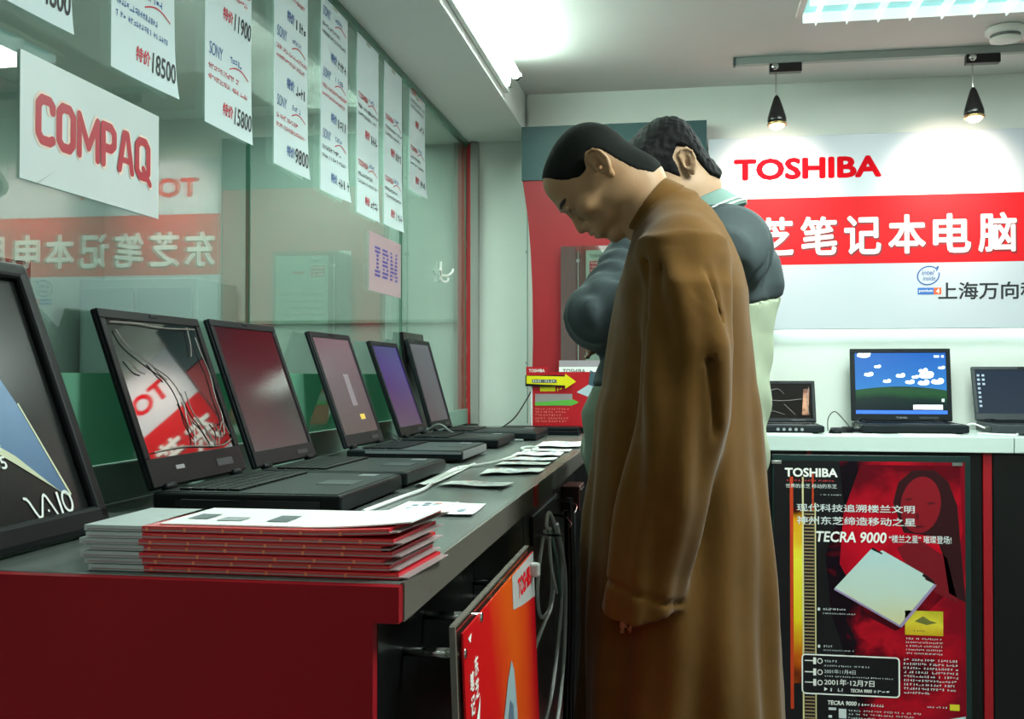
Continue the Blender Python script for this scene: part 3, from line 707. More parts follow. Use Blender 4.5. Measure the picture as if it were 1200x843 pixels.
L3, p3_ = laptop('third open laptop, silver edged base, pinkish grey screen', (-.842, 2.715, .981), 0, .33, .30, .030, .318, TL, m_dgrey, s3, gA, chin=.034, silver=True)
p3_.rects('screen_icon', [(.03, .07, .07, .085)], mat('icon_yellow', (200, 170, 70), .4, emis=(190, 150, 60), estr=.35), 1)
p3_.rects('screen_mark', [(.0, .04, .11, .20)], mat('mark_grey', (110, 100, 106), .4, emis=(96, 88, 96), estr=.55), 1)
s4 = print_mat('screen_violet', [(0, (96, 88, 110)), (.3, (92, 70, 120)), (.45, (76, 52, 128)), (.8, (66, 44, 140)), (1, (54, 44, 128))], 'Z', .1, 7, .2, emit=.6)
L4, p4_ = laptop('fourth open laptop with violet blue desktop on its screen', (-.842, 3.225, .981), 0, .31, .30, .028, .312, TL, m_dgrey, s4, gA, chin=.03)
s5 = print_mat('screen_greyviolet', [(0, (92, 82, 90)), (.5, (88, 78, 92)), (1, (84, 76, 92))], 'Z', .06, 7, .2, emit=.6)
L5, p5_ = laptop('fifth open laptop with dull grey violet screen, nearest the red strip', (-.842, 3.615, .981), 0, .31, .36, .028, .325, math.radians(16), m_dgrey, s5, gA, chin=.03)
t = thing('closed_laptop', 'closed black laptop at the counter end before the red arrow board', 'laptop', (-.50, 3.86, .98), group=None)
obj('base', B((-.66, -.375, 3.80, 3.912, .981, .998), bevel=.004), m_blackp, t)
obj('lid', B((-.66, -.375, 3.80, 3.912, .9985, 1.010), bevel=.004), m_blackp, t)
t = thing('leaning_display_frame', 'black frame with small white label leaning behind the fifth laptop', 'frame', (-.90, 3.6, .98))
Mx = Matrix.Translation((-.918, 0, .981)) @ Matrix.Rotation(math.radians(-6), 4, 'Y')
obj('frame', xf(B((-.004, .010, 3.48, 3.50, 0, .37), (-.004, .010, 3.74, 3.76, 0, .37), (-.004, .010, 3.50, 3.74, .335, .37), (-.004, .010, 3.50, 3.74, 0, .03), bevel=.002), Mx), m_black, t)
obj('back_panel', xf(B((-.006, .006, 3.49, 3.75, .01, .36)), Mx), m_black_ink, t)
obj('label_card', xf(B((.0065, .008, 3.51, 3.72, .29, .33)), Mx), m_paperw, t)

# cords by the hinges
def cord(name, label, pts, r, m, cat='cable', group=None):
    t = obj(name, tube(pts, r, 7), m); tag(t, label, cat, group); return t
m_cordw = mat('cord_white', (236, 240, 236), .45); m_cordb = mat('cord_black', (18, 20, 22), .4); m_cordg = mat('cord_grey', (120, 128, 124), .45)
cord('power_cable', 'thin black cord curled beside the hinge of the fourth laptop', [(-.80, 2.93, 1.01), (-.84, 2.96, 1.03), (-.87, 3.02, 1.02), (-.83, 3.05, .995), (-.80, 3.055, .99), (-.90, 3.06, .985)], .003, m_cordb)
cord('power_cable', 'pale grey cord running between fourth and fifth laptop', [(-.90, 3.40, .985), (-.84, 3.415, 1.02), (-.80, 3.41, 1.035), (-.76, 3.412, 1.01), (-.70, 3.415, .99), (-.52, 3.42, .985)], .004, m_cordg)
cord('power_cable', 'thin dark cord rising from the laptops to the white corner wall', [(-.70, 3.95, .99), (-.66, 4.1, 1.03), (-.64, 4.3, 1.10), (-.635, 4.38, 1.13)], .003, m_cordb)
cord('power_cable', 'pale flat cord along the front of the laptops on the counter', [(-.500, 1.60, .984), (-.492, 1.80, .984), (-.485, 1.93, .984), (-.50, 2.1, .984), (-.505, 2.28, .984), (-.50, 2.5, .984)], .0035, m_cordw)
cord('power_cable', 'thin white cord looping beside the paper tags near the counter end', [(-.52, 2.40, .984), (-.46, 2.55, .985), (-.44, 2.90, .985), (-.47, 3.05, .985), (-.45, 3.10, .986), (-.42, 3.05, .986), (-.43, 2.98, .986)], .0035, m_cordw)
t = obj('connector_block', B((-.80, -.76, 1.945, 1.962, .982, .998), bevel=.003), mat('connector_cream', (196, 176, 150), .5)); tag(t, 'small cream plug lying between the first and second laptops', 'plug')

# ------------------------------------------------------------------ framed laptop advertisement, left edge
t = thing('advert_frame', 'black framed laptop advert leaning on the glass at the left edge', 'frame', (-.85, 1.2, .98))
Mx = Matrix.Translation((-.80, 0, .984)) @ Matrix.Rotation(math.radians(-20.5), 4, 'Y')
y0, y1, hh = .96, 1.357, .395
obj('frame_rail', xf(B((-.016, .016, y0, y1, 0, .034), bevel=.007, seg=3), Mx), m_blackp, t)
obj('frame_rail', xf(B((-.016, .016, y0, y1, hh - .026, hh), bevel=.008, seg=3), Mx), m_blackp, t)
obj('frame_stile', xf(B((-.016, .016, y1 - .026, y1, .01, hh - .004), bevel=.007, seg=3), Mx), m_blackp, t)
obj('frame_stile', xf(B((-.016, .016, y0, y0 + .026, .01, hh - .004), bevel=.007, seg=3), Mx), m_blackp, t)
obj('print', xf(B((-.004, .004, y0 + .02, y1 - .02, .03, hh - .02)), Mx), mat('advert_black', (24, 27, 26), .22, var=.1, scale=9), t)
R3 = Mx.to_3x3()
pn = Panel(Mx @ Vector((.004, y1 - .026, .034)), R3 @ Vector((0, 1, 0)), R3 @ Vector((0, 0, 1)), t)   # u is negative towards the camera
pn.polys('printed_laptop', [[(-.50 + .18, .29), (-.155, .245), (-.105, .20), (-.082, .155), (-.035, .026), (-.05, .028), (-.12, .085), (-.32, .20)]], print_mat('advert_blue', [(0, (70, 96, 128)), (.5, (108, 138, 170)), (1, (120, 150, 180))], 'Z', .1, 6, .3), 1)
pn.polys('printed_laptop_edge', [[(-.082, .155), (-.079, .156), (-.030, .024), (-.035, .026)]] + [[(-.05, .028), (-.035, .020), (-.030, .024), (-.035, .026)]] + [[(-.32, .20), (-.12, .085), (-.05, .028), (-.035, .020), (-.125, .075), (-.32, .19)]], mat('advert_edge', (196, 200, 170), .4), 2)
me_ = mat('print_pale', (225, 228, 224), .5)
v = stroke([(-.095, .020), (-.086, .018), (-.075, -.009 + .010), (-.067, .002)], .006)
def vaio(pn, x0, x1, z0, z1, m):
    W_, H_ = x1 - x0, z1 - z0
    q = []
    wv = [(0, .96), (.05, .93), (.10, .75), (.17, .30), (.22, .06), (.26, .02), (.30, .10), (.37, .50), (.44, .90), (.48, .98), (.52, .90), (.60, .45), (.67, .04)]
    P_ = [(x0 + a * W_ * .90, z0 + b * H_) for a, b in wv]
    q += fat(P_, H_ * .125)
    q += stroke([(x0 + .72 * W_, z0), (x0 + .72 * W_, z0 + H_)], H_ * .15)
    o = ell(x0 + .90 * W_, z0 + .5 * H_, .10 * W_, .46 * H_, 20); q += fat(o, H_ * .13, closed=True)
    q += [ell(x0 + .43 * W_, z0 + .25 * H_, .02 * W_, .06 * H_, 10)]
    pn.polys('logo_lettering', q, m, 3)
vaio(pn, -.132, -.036, .000, .030, me_)
pn.text('505', -.182, -.142, .070, .087, me_, 3, bold=.02)
pn.text('NOTE', -.19, -.142, .094, .101, me_, 3, bold=.0, spacing=1.6)
pn.squig([(-.17, -.09, .305, .006, .006)], me_, 2)
obj('prop', B((-.955, -.93, 1.18, 1.20, 1.05, 1.28)), m_blackp, t)

# ------------------------------------------------------------------ sheets on the glass
t = thing('brand_sign_sheet', 'white sheet with big red slanted brand lettering on the nearest pane', 'sign', (GX + .006, 1.6, 1.49))
SH = B((GX + .0055, GX + .0068, 1.397, 1.810, 1.491, 1.682)); obj('sheet', SH, mat('sheet_grey_white', (192, 204, 204), .35, var=.03, scale=6), t)
pn = Panel((GX + .0068, 1.397, 1.491), (0, 1, 0), (0, 0, 1), t)
def compaq(x0, x1, z0, z1, sw):
    h = z1 - z0; a = sw / 2; out = []
    def g(u, v, cx, w): return (cx + a + u * (w - sw), z0 + a + v * (h - sw))
    ws = [.15, .155, .20, .145, .165, .16]; gap = (1 - sum(ws)) / 5; x = 0; W_ = x1 - x0
    for ch, w in zip('COMPAQ', ws):
        cx = x0 + x * W_; ww = w * W_; G = lambda u, v: g(u, v, cx, ww)
        if ch == 'C': out += fat([G(1, .78), G(1, .9), G(.8, 1), G(.25, 1), G(0, .85), G(0, .15), G(.25, 0), G(.8, 0), G(1, .06)], sw, True)
        if ch in 'OQ': out += fat([G(.25, 1), G(.75, 1), G(1, .85), G(1, .15), G(.75, 0), G(.25, 0), G(0, .15), G(0, .85)], sw, closed=True)
        if ch == 'Q': out += fat([G(.55, .22), G(1.15, -.16)], sw * .8, True)
        if ch == 'M': out += fat([G(0, 0), G(0, 1), G(.5, .25), G(1, 1), G(1, 0)], sw * .92)
        if ch == 'P': out += fat([G(0, 0), G(0, 1), G(.7, 1), G(1, .87), G(1, .55), G(.7, .42), G(0, .42)], sw)
        if ch == 'A': out += fat([G(0, 0), G(.38, 1), G(.62, 1), G(1, 0)], sw * .95) + fat([G(.15, .27), G(.85, .27)], sw * .7)
        x += w + gap
    return out
pn.polys('lettering_outline', compaq(.032, .384, .056, .142, .0205), mat('outline_cream', (225, 205, 190), .5), 1)
pn.polys('brand_lettering', compaq(.036, .380, .060, .138, .0152), mat('brand_red', (170, 10, 40), .4), 2)
pn.polys('peeled_corner', [[(.04, 0), (.09, .028), (.086, .026), (.045, -.001)]], mat('curl_grey', (170, 180, 180), .5), 1)
t = thing('pink_brand_sheet', 'small pinkish sheet with striped blue letters on the middle pane', 'sign', (GX + .006, 3.3, 1.46))
obj('sheet', B((GX + .0055, GX + .0068, 3.134, 3.505, 1.466, 1.652)), mat('sheet_pink', (176, 150, 156), .5), t)
pn = Panel((GX + .0068, 3.134, 1.466), (0, 1, 0), (0, 0, 1), t)
me_b = mat('stripe_blue', (84, 76, 156), .5)
# striped three-letter lettering built as short bars
bars = []
def letterbars(x0, x1, kind):
    W_ = x1 - x0
    for k in range(8):
        z = .05 + k * .0125; zz = z + .0075; a = k / 7
        if kind == 'I':
            bars.append((x0, x1, z, zz) if k in (0, 1, 6, 7) else (x0 + W_ * .3, x0 + W_ * .7, z, zz))
        elif kind == 'B':
            if k in (0, 7): bars.append((x0, x0 + W_ * .85, z, zz))
            elif k in (1, 6, 3, 4): bars.append((x0, x1 if k not in (3, 4) else x0 + W_ * .9, z, zz))
            else: bars.append((x0 + W_ * .1, x0 + W_ * .35, z, zz)); bars.append((x0 + W_ * .7, x1, z, zz))
        else:
            if k < 2: bars.append((x0, x0 + W_ * .3, z, zz)); bars.append((x1 - W_ * .3, x1, z, zz)); bars.append((x0 + W_ * .46, x0 + W_ * .54, z, zz)) if k else None
            else:
                c = (7 - k) / 7 * .34
                bars.append((x0 + W_ * .04, x0 + W_ * (.24 + max(0, c)), z, zz)); bars.append((x1 - W_ * (.24 + max(0, c)), x1 - W_ * .04, z, zz))
letterbars(.06, .12, 'I'); letterbars(.145, .215, 'B'); letterbars(.235, .325, 'M')
pn.rects('striped_lettering', bars, me_b, 1)

GS = 'long handwritten price sheets hung on the glass'
sheets = [  # y0, y1, z0, z1, price list (bottom up), heading, ink of text, label
    (1.300, 1.522, 1.742, 2.235, ['14800', None, None], 'x', m_inkblue, 'leftmost price sheet on the glass, priced 14800 in black above the brand sign'),
    (1.645, 1.868, 1.729, 2.235, ['18500', None], 'x', m_inkblue, 'price sheet with 18500 at its foot, second from the left'),
    (2.000, 2.232, 1.720, 2.235, ['15800', '11900'], 'SONY', m_inkred, 'price sheet with 15800 at its foot, third from the left'),
    (2.366, 2.592, 1.708, 2.24, ['9800', None, None], 'SONY', m_inkred, 'long price sheet with 9800 at its foot, fourth from the left'),
    (2.692, 2.922, 1.702, 2.24, [None, None, None], 'SONY', m_inkblack, 'fifth price sheet from the left, with black rows and blue headings'),
    (3.010, 3.235, 1.690, 2.238, [None, None], 'TOSHIBA', m_inkblack, 'sixth price sheet from the left, red heading and black rows'),
    (3.300, 3.520, 1.696, 2.236, [None, None], 'TOSHIBA', m_inkblack, 'seventh price sheet from the left, just before the pane joint'),
    (3.622, 3.848, 1.868, 2.230, [None, None], 'TOSHIBA', m_inkblack, 'shortest price sheet, rightmost, alone on the farthest pane')]
for i, (y0, y1, z0, z1, prices, head, ink, lb) in enumerate(sheets):
    t = thing('price_sheet', lb, 'price sheet', (GX + .007, (y0 + y1) / 2, z0), group=GS)
    def curl_(u, v, i=i, W_=y1 - y0): return .0085 * math.exp(-v / .06) * max(0, u / W_) ** 2 * (1 + .5 * math.sin(i * 2.1))
    bm = bmesh.new(); N = 30; grid = []
    for k in range(N + 1):
        z = z0 + (z1 - z0) * k / N; row = []
        for j in range(5):
            y = y0 + (y1 - y0) * j / 4
            row.append(bm.verts.new((GX + .0060 + curl_((y - y0), z - z0), y, z)))
        grid.append(row)
    for a, b in zip(grid, grid[1:]):
        for j in range(4): bm.faces.new((a[j], a[j + 1], b[j + 1], b[j]))
    obj('sheet', bm, mat('price_paper', (206, 222, 224), .7), t, smooth=True)
    for z in (z1 - .012,):
        obj('tape', B((GX + .0062, GX + .0070, (y0 + y1) / 2 - .02, (y0 + y1) / 2 + .02, z - .004, z + .012)), mat('tape', (190, 205, 190), .2), t)
    W_ = y1 - y0
    # writing keeps a little distance from the curling foot
    pn = Panel((GX + .0078 + .004, y0, z0), (0, 1, 0), (0, 0, 1), t, eps=.0002)
    pn.o.x = GX + .0066; pn.warp = curl_
    nb = len(prices); per = .205 if nb < 3 else .168
    for b, pr in enumerate(prices):
        vb = .028 + b * per
        if vb > z1 - z0 - .06: break
        obj_ink = m_inkblack
        pn.text('特价', W_ * .36, W_ * .58, vb + .006, vb + .034, m_inkred if i not in (3, 4) else m_inkblue, 1, bold=.03, shear=.2)
        if pr: pn.text(pr, W_ * .60, W_ * .985, vb - .002, vb + .038, m_inkblack, 1, bold=.02, shear=.2)
        else: pn.squig([(W_ * .62, W_ * .97, vb + .002, .026, .018)], m_inkblack, 1, name='price_writing')
        rowcol = ink if (b % 2 == 0 or i > 4) else m_inkred
        pn.squig([(W_ * .06, W_ * .90, vb + .066, .011, .009), (W_ * .06, W_ * (.96 if b % 2 else .7), vb + .046 + .042, .012, .009)], rowcol, 1, name='handwriting')
        if head == 'SONY': pn.text('SONY', W_ * .08, W_ * .36, vb + .118, vb + .145, m_inkblue, 1, bold=.0, shear=.15)
        elif head == 'TOSHIBA': pn.text('TOSHIBA', W_ * .06, W_ * .5, vb + .118, vb + .136, m_inkred, 1, bold=.01)
        arc = [(W_ * (.5 + .42 * k / 8), vb + .112 + .012 * math.sin(PI * k / 8)) for k in range(9)]
        pn.polys('ink_arc', stroke(arc, .003), m_inkred, 1)
        pn.squig([(W_ * .52, W_ * .80, vb + .128, .014, .012)], m_inkblue, 1, name='handwriting')

# ------------------------------------------------------------------ paper tags lying on the left counter
GT = 'white printed price tags on the counter top'
tags = [([(-.470, 1.585), (-.470, 1.765), (-.330, 1.750), (-.322, 1.590)], 'white price tag with red print beside the nearest laptop'),
        ([(-.480, 2.010), (-.470, 2.110), (-.335, 2.085), (-.345, 1.980)], 'curled white price tag in front of the second laptop'),
        ([(-.440, 2.240), (-.450, 2.400), (-.316, 2.420), (-.318, 2.300)], 'white price tag in front of the third laptop'),
        ([(-.452, 2.480), (-.448, 2.600), (-.325, 2.60), (-.325, 2.490)], 'white price tag, nearest of four overlapping ones by the silver-edged laptop'),
        ([(-.463, 2.615), (-.458, 2.76), (-.325, 2.75), (-.325, 2.620)], 'white price tag, second nearest of four overlapping ones'),
        ([(-.458, 2.775), (-.462, 2.93), (-.330, 2.94), (-.325, 2.765)], 'white price tag, third nearest of four overlapping ones'),
        ([(-.455, 2.945), (-.465, 3.07), (-.322, 3.08), (-.320, 2.955)], 'white price tag, farthest of four overlapping ones'),
        ([(-.445, 3.13), (-.452, 3.40), (-.312, 3.42), (-.305, 3.12)], 'white price tag farthest along the counter before the arrow board'),
        ([(-.520, 1.99), (-.535, 2.42), (-.500, 2.44), (-.487, 2.02)], 'pale folded paper strip slipped under the second laptop')]
for i, (q, lb) in enumerate(tags):
    cx = sum(a for a, b in q) / 4; cy = sum(b for a, b in q) / 4
    t = thing('price_tag', lb, 'price tag', (cx, cy, .98), group=GT)
    bm = bmesh.new(); N = 8; g = []
    for a in range(N + 1):
        row = []
        for b in range(N + 1):
            u, v_ = a / N, b / N
            x = (q[0][0] * (1 - u) + q[3][0] * u) * (1 - v_) + (q[1][0] * (1 - u) + q[2][0] * u) * v_
            y = (q[0][1] * (1 - u) + q[3][1] * u) * (1 - v_) + (q[1][1] * (1 - u) + q[2][1] * u) * v_
            z = .9815 + (.0012 + .0008 * (i % 3)) * math.sin(u * PI * (1.2 + .3 * (i % 3))) ** 2 + (.003 * (1 - v_) ** 4) + .001 * (i % 2)
            row.append(bm.verts.new((x, y, z)))
        g.append(row)
    for a in range(N):
        for b in range(N): bm.faces.new((g[a][b], g[a + 1][b], g[a + 1][b + 1], g[a][b + 1]))
    V = [[v_.co.copy() for v_ in row] for row in g]
    obj('paper', bm, m_paperw, t, smooth=True)
    if i == 8: continue
    # print follows the curved paper
    for nm, mm, n_, seed in (('red_print', mat('tag_red', (224, 150, 150), .6), 3, 1), ('blue_print', mat('tag_blue', (176, 196, 214), .6), 9, 2)):
        bm2 = bmesh.new(); rr_ = random.Random(i * 7 + seed)
        for k in range(n_):
            a = rr_.randrange(1, N - 1); b = rr_.choice([6, 5] if nm == 'red_print' else [1, 2, 3, 4, 5, 6]) if i == 0 or nm == 'blue_print' else 6
            p = [V[a][b], V[a + 1][b], V[a + 1][b + 1], V[a][b + 1]]
            c_ = sum(p, Vector()) / 4
            bm2.faces.new([bm2.verts.new(c_ + (x - c_) * (.8 if (x - c_).x > 0 else .6) * Vector((1, .35, 1)).length / 1.5 + Vector((0, 0, .0012))) for x in p])
        obj(nm, bm2, mm, t, kind='stuff')

# ------------------------------------------------------------------ stack of leaflets on the near corner
GM = 'folded red and white leaflets stacked on the counter corner'
nm_ = 7
pos = ['lowest', 'second from the bottom', 'third from the bottom', 'middle', 'third from the top', 'second from the top', 'topmost']
for k in range(nm_):
    z = .981 + k * .0073
    ox = [.008, -.0, -.004, .002, -.006, .004, .0][k] * .9; oy = [.0, .004, .001, .005, .002, .0, .003][k]
    x0, x1 = -.668 + ox, -.312 + ox * 1.6; xm = -.598 + ox * .6
    ya, yb = 1.088 + oy, 1.236 + oy * 2
    t = thing('leaflet', 'red and white folded leaflet, %s of the stack on the near corner' % pos[k], 'leaflet', ((x0 + x1) / 2, 1.2, z), group=GM)
    def sheet_bm(xa, xb, dy, z0_, th, fan):
        bm = bmesh.new(); N = 10; top = []; bot = []
        for a in range(N + 1):
            x = xa + (xb - xa) * a / N
            lift = fan * max(0, (x - (x1 - .09)) / .09) ** 1.5
            rt_, rb_ = [], []
            for b in range(5):
                y = ya + dy + (yb - ya - dy) * b / 4; xx = x + (b / 4) * .022 * (1 if fan else .5) * (a / N)
                rt_.append(bm.verts.new((xx, y, z0_ + th + lift * (.6 + .4 * (b / 4))))); rb_.append(bm.verts.new((xx, y, z0_ + lift * (.6 + .4 * (b / 4)))))
            top.append(rt_); bot.append(rb_)
        for a in range(N):
            for b in range(4):
                bm.faces.new((top[a][b], top[a + 1][b], top[a + 1][b + 1], top[a][b + 1])); bm.faces.new((bot[a][b + 1], bot[a + 1][b + 1], bot[a + 1][b], bot[a][b]))
            bm.faces.new((bot[a][0], bot[a + 1][0], top[a + 1][0], top[a][0])); bm.faces.new((top[a][4], top[a + 1][4], bot[a + 1][4], bot[a][4]))
        for b in range(4):
            bm.faces.new((top[0][b], top[0][b + 1], bot[0][b + 1], bot[0][b])); bm.faces.new((bot[N][b], bot[N][b + 1], top[N][b + 1], top[N][b]))
        bmesh.ops.recalc_face_normals(bm, faces=bm.faces[:])
        return bm
    fan = .006 if k == 6 else 0
    cov = mat('leaflet_red', (196, 18, 34), .35, var=.05, scale=30); wht = mat('leaflet_white', (168, 176, 176), .5, var=.05, scale=30)
    obj('red_cover', sheet_bm(xm, x1, 0, z, .0064, fan), cov, t)
    obj('white_spine_end', sheet_bm(x0, xm - .0002, 0, z, .0064, 0), wht, t)
    obj('page_edges', sheet_bm(x0 + .004, x1 + .010, -.0006, z + .0014, .0014, fan), mat('page_dull', (150, 130, 130), .6), t)
    obj('page_edges', sheet_bm(xm + .012, x1 - .002, -.0009, z + .0042, .0007, fan), mat('page_pink', (210, 90, 70), .5), t)
    pf = Panel((x0, ya - .0009, z), (1, 0, 0), (0, 0, 1), t, eps=.0003)
    pf.rects('cover_speck', [(.075 + q_ * .045 + .01 * k % .03, .078 + q_ * .045 + .01 * k % .03, .0012, .0050) for q_ in range(6)], mat('speck', (226, 130, 90), .5), 1, kind='stuff')
    if k == 6:
        pt = Panel((x0, ya, z + .0066), (1, 0, 0), (0, 1, 0), t, eps=.0006)
        bmt = sheet_bm(x0 + .085, x1 + .022, .012, z + .0068, .0014, .010)
        obj('open_page', bmt, m_paperw, t)
        pt.rects('printed_picture', [(.10, .125, .05, .09)], mat('pic_dark', (90, 100, 104), .5), 4); pt.rects('printed_picture', [(.20, .225, .04, .09)], mat('pic_dark', (90, 100, 104), .5), 4)
        pt.rects('printed_picture', [(.14, .17, .04, .07)], mat('pic_grey2', (150, 156, 158), .5), 4)

# ------------------------------------------------------------------ acrylic poster holder on the counter front
t = thing('acrylic_poster_holder', 'clear acrylic holder with red and orange poster on the counter front', 'poster holder', (-.26, 1.45, .3))
tiltm = Matrix.Translation((-.260, 0, .912)) @ Matrix.Rotation(math.radians(-2.2), 4, 'Y')
obj('back_sheet', xf(B((-.002, .002, 1.172, 1.745, -.82, 0), bevel=.0008, seg=1), tiltm), m_acryl, t, label='clear acrylic sheet')
obj('edge_strip', xf(B((-.0035, .0035, 1.168, 1.1735, -.82, .001), (-.0035, .0035, 1.1735, 1.745, -.001, .0015)), tiltm), mat('acryl_edge', (110, 104, 96), .25), t, label='bright cut edge')
obj('poster_print', xf(B((.005, .0075, 1.192, 1.765, -.82, -.012)), tiltm), print_mat('orange_print', [(0, (196, 12, 24)), (.3, (204, 22, 22)), (.55, (214, 84, 20)), (.8, (206, 64, 20)), (1, (190, 12, 26))], 'Y', .12, 3, .3), t)
R3 = tiltm.to_3x3()
pn = Panel(tiltm @ Vector((.0075, 1.192, -.012)), R3 @ Vector((0, 1, 0)), R3 @ Vector((0, 0, 1)), t)
pn.polys('white_header', [[(.35, -.050), (.44, -.062), (.573, -.075), (.573, 0), (.35, 0)]], mat('head_white', (170, 168, 166), .4), 1)
pn.text('TOSHIBA', .40, .55, -.046, -.014, m_tosh, 2, bold=.04)
pn.polys('printed_arrow', [[(.025, -.012), (.045, -.010), (.038, -.020), (.030, -.016)]], m_ledwhite, 1)
for k, ch in enumerate('东芝'): pn.text(ch, .052, .076, -.066 - k * .028, -.042 - k * .028, m_ledwhite, 2, bold=.03)
for k, ch in enumerate('笔记'): pn.text(ch, .024, .048, -.078 - k * .028, -.054 - k * .028, m_ledwhite, 2, bold=.03)
pn.polys('printed_swoosh', [[(.030, -.16), (.055, -.118), (.082, -.095), (.070, -.13), (.05, -.175)]], m_ledwhite, 2)
pn.polys('printed_laptop', [[(.20, -.30), (.235, -.18), (.28, -.135), (.315, -.115), (.335, -.135), (.35, -.20), (.34, -.34)]], mat('print_lap', (150, 170, 176), .35), 2)
pn.polys('printed_laptop_screen', [[(.24, -.30), (.26, -.20), (.29, -.165), (.315, -.18), (.32, -.30)]], mat('print_lap2', (90, 110, 130), .35), 3)
for y, z in ((1.20, .875), (1.30, .895), (1.62, .875), (1.66, .84), (1.20, .30), (1.66, .30)):
    obj('standoff', lathe([(.006, -.326), (.006, -.25)], 12, 'X', (0, y, z)), m_chrome, t, smooth=True)
for y, z in ((1.175, .72), (1.735, .875)):
    obj('clip', B((-.262, -.236, y - .008, y + .008, z - .012, z + .012), bevel=.004), mat('clip_clear', (170, 172, 168), .2), t)

# cables hanging from the counter front
X = -.306
t = thing('cable_hook', 'small metal wire hooks under the counter edge holding white cables', 'hook', (-.318, 2.62, .87))
obj('hook_wire', tube([(-.325, 2.66, .880), (-.29, 2.65, .880), (-.262, 2.60, .874), (-.262, 2.55, .862)], .003), m_chrome, t)
obj('hook_wire', tube([(-.325, 2.52, .862), (-.285, 2.50, .862), (-.262, 2.46, .85), (-.262, 2.44, .845)], .003), m_chrome, t)
obj('hook_wire', tube([(-.325, 2.30, .846), (-.285, 2.30, .846), (-.262, 2.28, .85), (-.262, 2.25, .855)], .003), m_chrome, t)
obj('hook_plate', B((-.3255, -.319, 2.24, 2.68, .83, .895), bevel=.002), m_black, t)
GCb = 'white cables hanging from the hooks under the counter'
cabs = [([(X, 2.30, .84), (X, 2.23, .78), (X, 2.215, .72), (X, 2.27, .672), (X, 2.40, .66), (X, 2.46, .70), (X, 2.42, .80), (X, 2.33, .85)], 'white cable looped widest below the hooks'),
        ([(X + .01, 2.33, .85), (X + .01, 2.36, .77), (X + .01, 2.45, .70), (X + .01, 2.47, .685)], 'short white cable inside the loop below the hooks'),
        ([(X + .016, 2.30, .86), (X + .016, 2.24, .875), (X + .016, 2.27, .90), (X + .016, 2.36, .87), (X + .016, 2.50, .78), (X + .016, 2.53, .70), (X + .014, 2.50, .60), (X + .012, 2.36, .48), (X + .01, 2.15, .43)], 'white cable arching from hook down behind the red poster'),
        ([(X + .022, 2.38, .86), (X + .022, 2.50, .77), (X + .022, 2.56, .68), (X + .022, 2.52, .52), (X + .022, 2.36, .40), (X + .02, 2.10, .33)], 'white cable hanging lowest toward the poster foot'),
        ([(X + .005, 2.46, .70), (X + .005, 2.40, .665), (X + .004, 2.25, .65), (X + .002, 2.05, .62)], 'white cable running level from the loop to the poster')]
for pts, lb in cabs: cord('hanging_cable', lb, pts, .0042, m_cordw, group=GCb)
cord('hanging_cable', 'pale green cable twisted with the white ones below the hooks', [(X + .012, 2.34, .85), (X + .012, 2.46, .76), (X + .012, 2.52, .68), (X + .012, 2.54, .58)], .004, mat('cord_green', (120, 168, 150), .45))
GBk = 'black cables hanging in shadow by the robed man'
for k, (ya, zb) in enumerate(((2.62, .86), (2.72, .88), (2.80, .87))):
    cord('black_cable', ['black cable hanging nearest the white ones', 'black cable hanging in the middle of three', 'black cable hanging nearest the robe'][k],
         [(-.29 - .004 * k, ya, zb), (-.29, ya + .04, .6), (-.295, ya + .02, .3), (-.29, ya + .05, ZF + .01)], .006, m_cordb, group=GBk)
t = thing('socket_box', 'small dark reddish socket box under the counter edge', 'socket', (-.30, 2.9, .86))
obj('box', B((-.3255, -.275, 2.82, 2.94, .83, .90), bevel=.004), mat('socket_brown', (70, 30, 28), .4), t)
obj('socket_face', B((-.276, -.272, 2.83, 2.93, .84, .89), bevel=.001, seg=1), m_black, t)

# ------------------------------------------------------------------ back counter laptops and odds
gB = 'laptops on the white back counter under the wall sign'
sky = print_mat('desk_sky', [(0, (120, 180, 226)), (.35, (60, 144, 220)), (1, (28, 108, 206))], 'Z', .08, 9, .3, emit=.85)
Lm, pm = laptop('open laptop with blue sky and green hill desktop, under the sign', (.860, 4.36, .98), -PI / 2, .385, .25, .034, .292, math.radians(7), m_dgrey, sky, gB, chin=.028, bez=.018)
h_, ch, Lt, bz_ = pm.h, pm.chin, pm.L, pm.bez
# panel u runs along local +y; world x rises with it after the turn
u0, u1, v0, v1 = -h_ + bz_, h_ - bz_, ch, Lt - bz_
UW, VH = u1 - u0, v1 - v0
U_ = lambda a, b: (u0 + a * UW, v0 + b * VH)
hill = [U_(0, .06), U_(1, .06)] + [U_(1 - k / 20, .36 + .10 * math.sin(PI * (.15 + .75 * k / 20)) - .02 * (1 - k / 20)) for k in range(21)]
hm = print_mat('desk_hill', [(0, (14, 34, 40)), (.45, (24, 52, 48)), (.7, (40, 96, 54)), (.9, (44, 92, 62)), (1, (30, 70, 60))], 'Z', .18, 5, .3, emit=.8)
pm.polys('screen_hill', [hill], hm, 1)
cl = mat('desk_cloud', (240, 246, 250), .4, emis=(232, 242, 250), estr=.85)
def cloud(cx, cy, s_):
    return [ell(u0 + cx * UW + dx * s_, v0 + cy * VH + dy * s_, rx * s_, ry * s_, 12) for dx, dy, rx, ry in ((0, 0, .022, .008), (.012, .006, .011, .009), (-.01, .004, .01, .006))]
for c in ((.78, .62, 1.3), (.75, .70, .8), (.50, .62, .8), (.15, .64, .8), (.25, .77, .6), (.66, .60, .6), (.95, .75, .6), (.1, .96, 1.2), (.75, .50, 1.0), (.6, .515, .8), (.9, .52, 1.1), (.35, .53, .7)):
    pm.polys('screen_cloud', cloud(*c), cl, 2, kind='stuff')
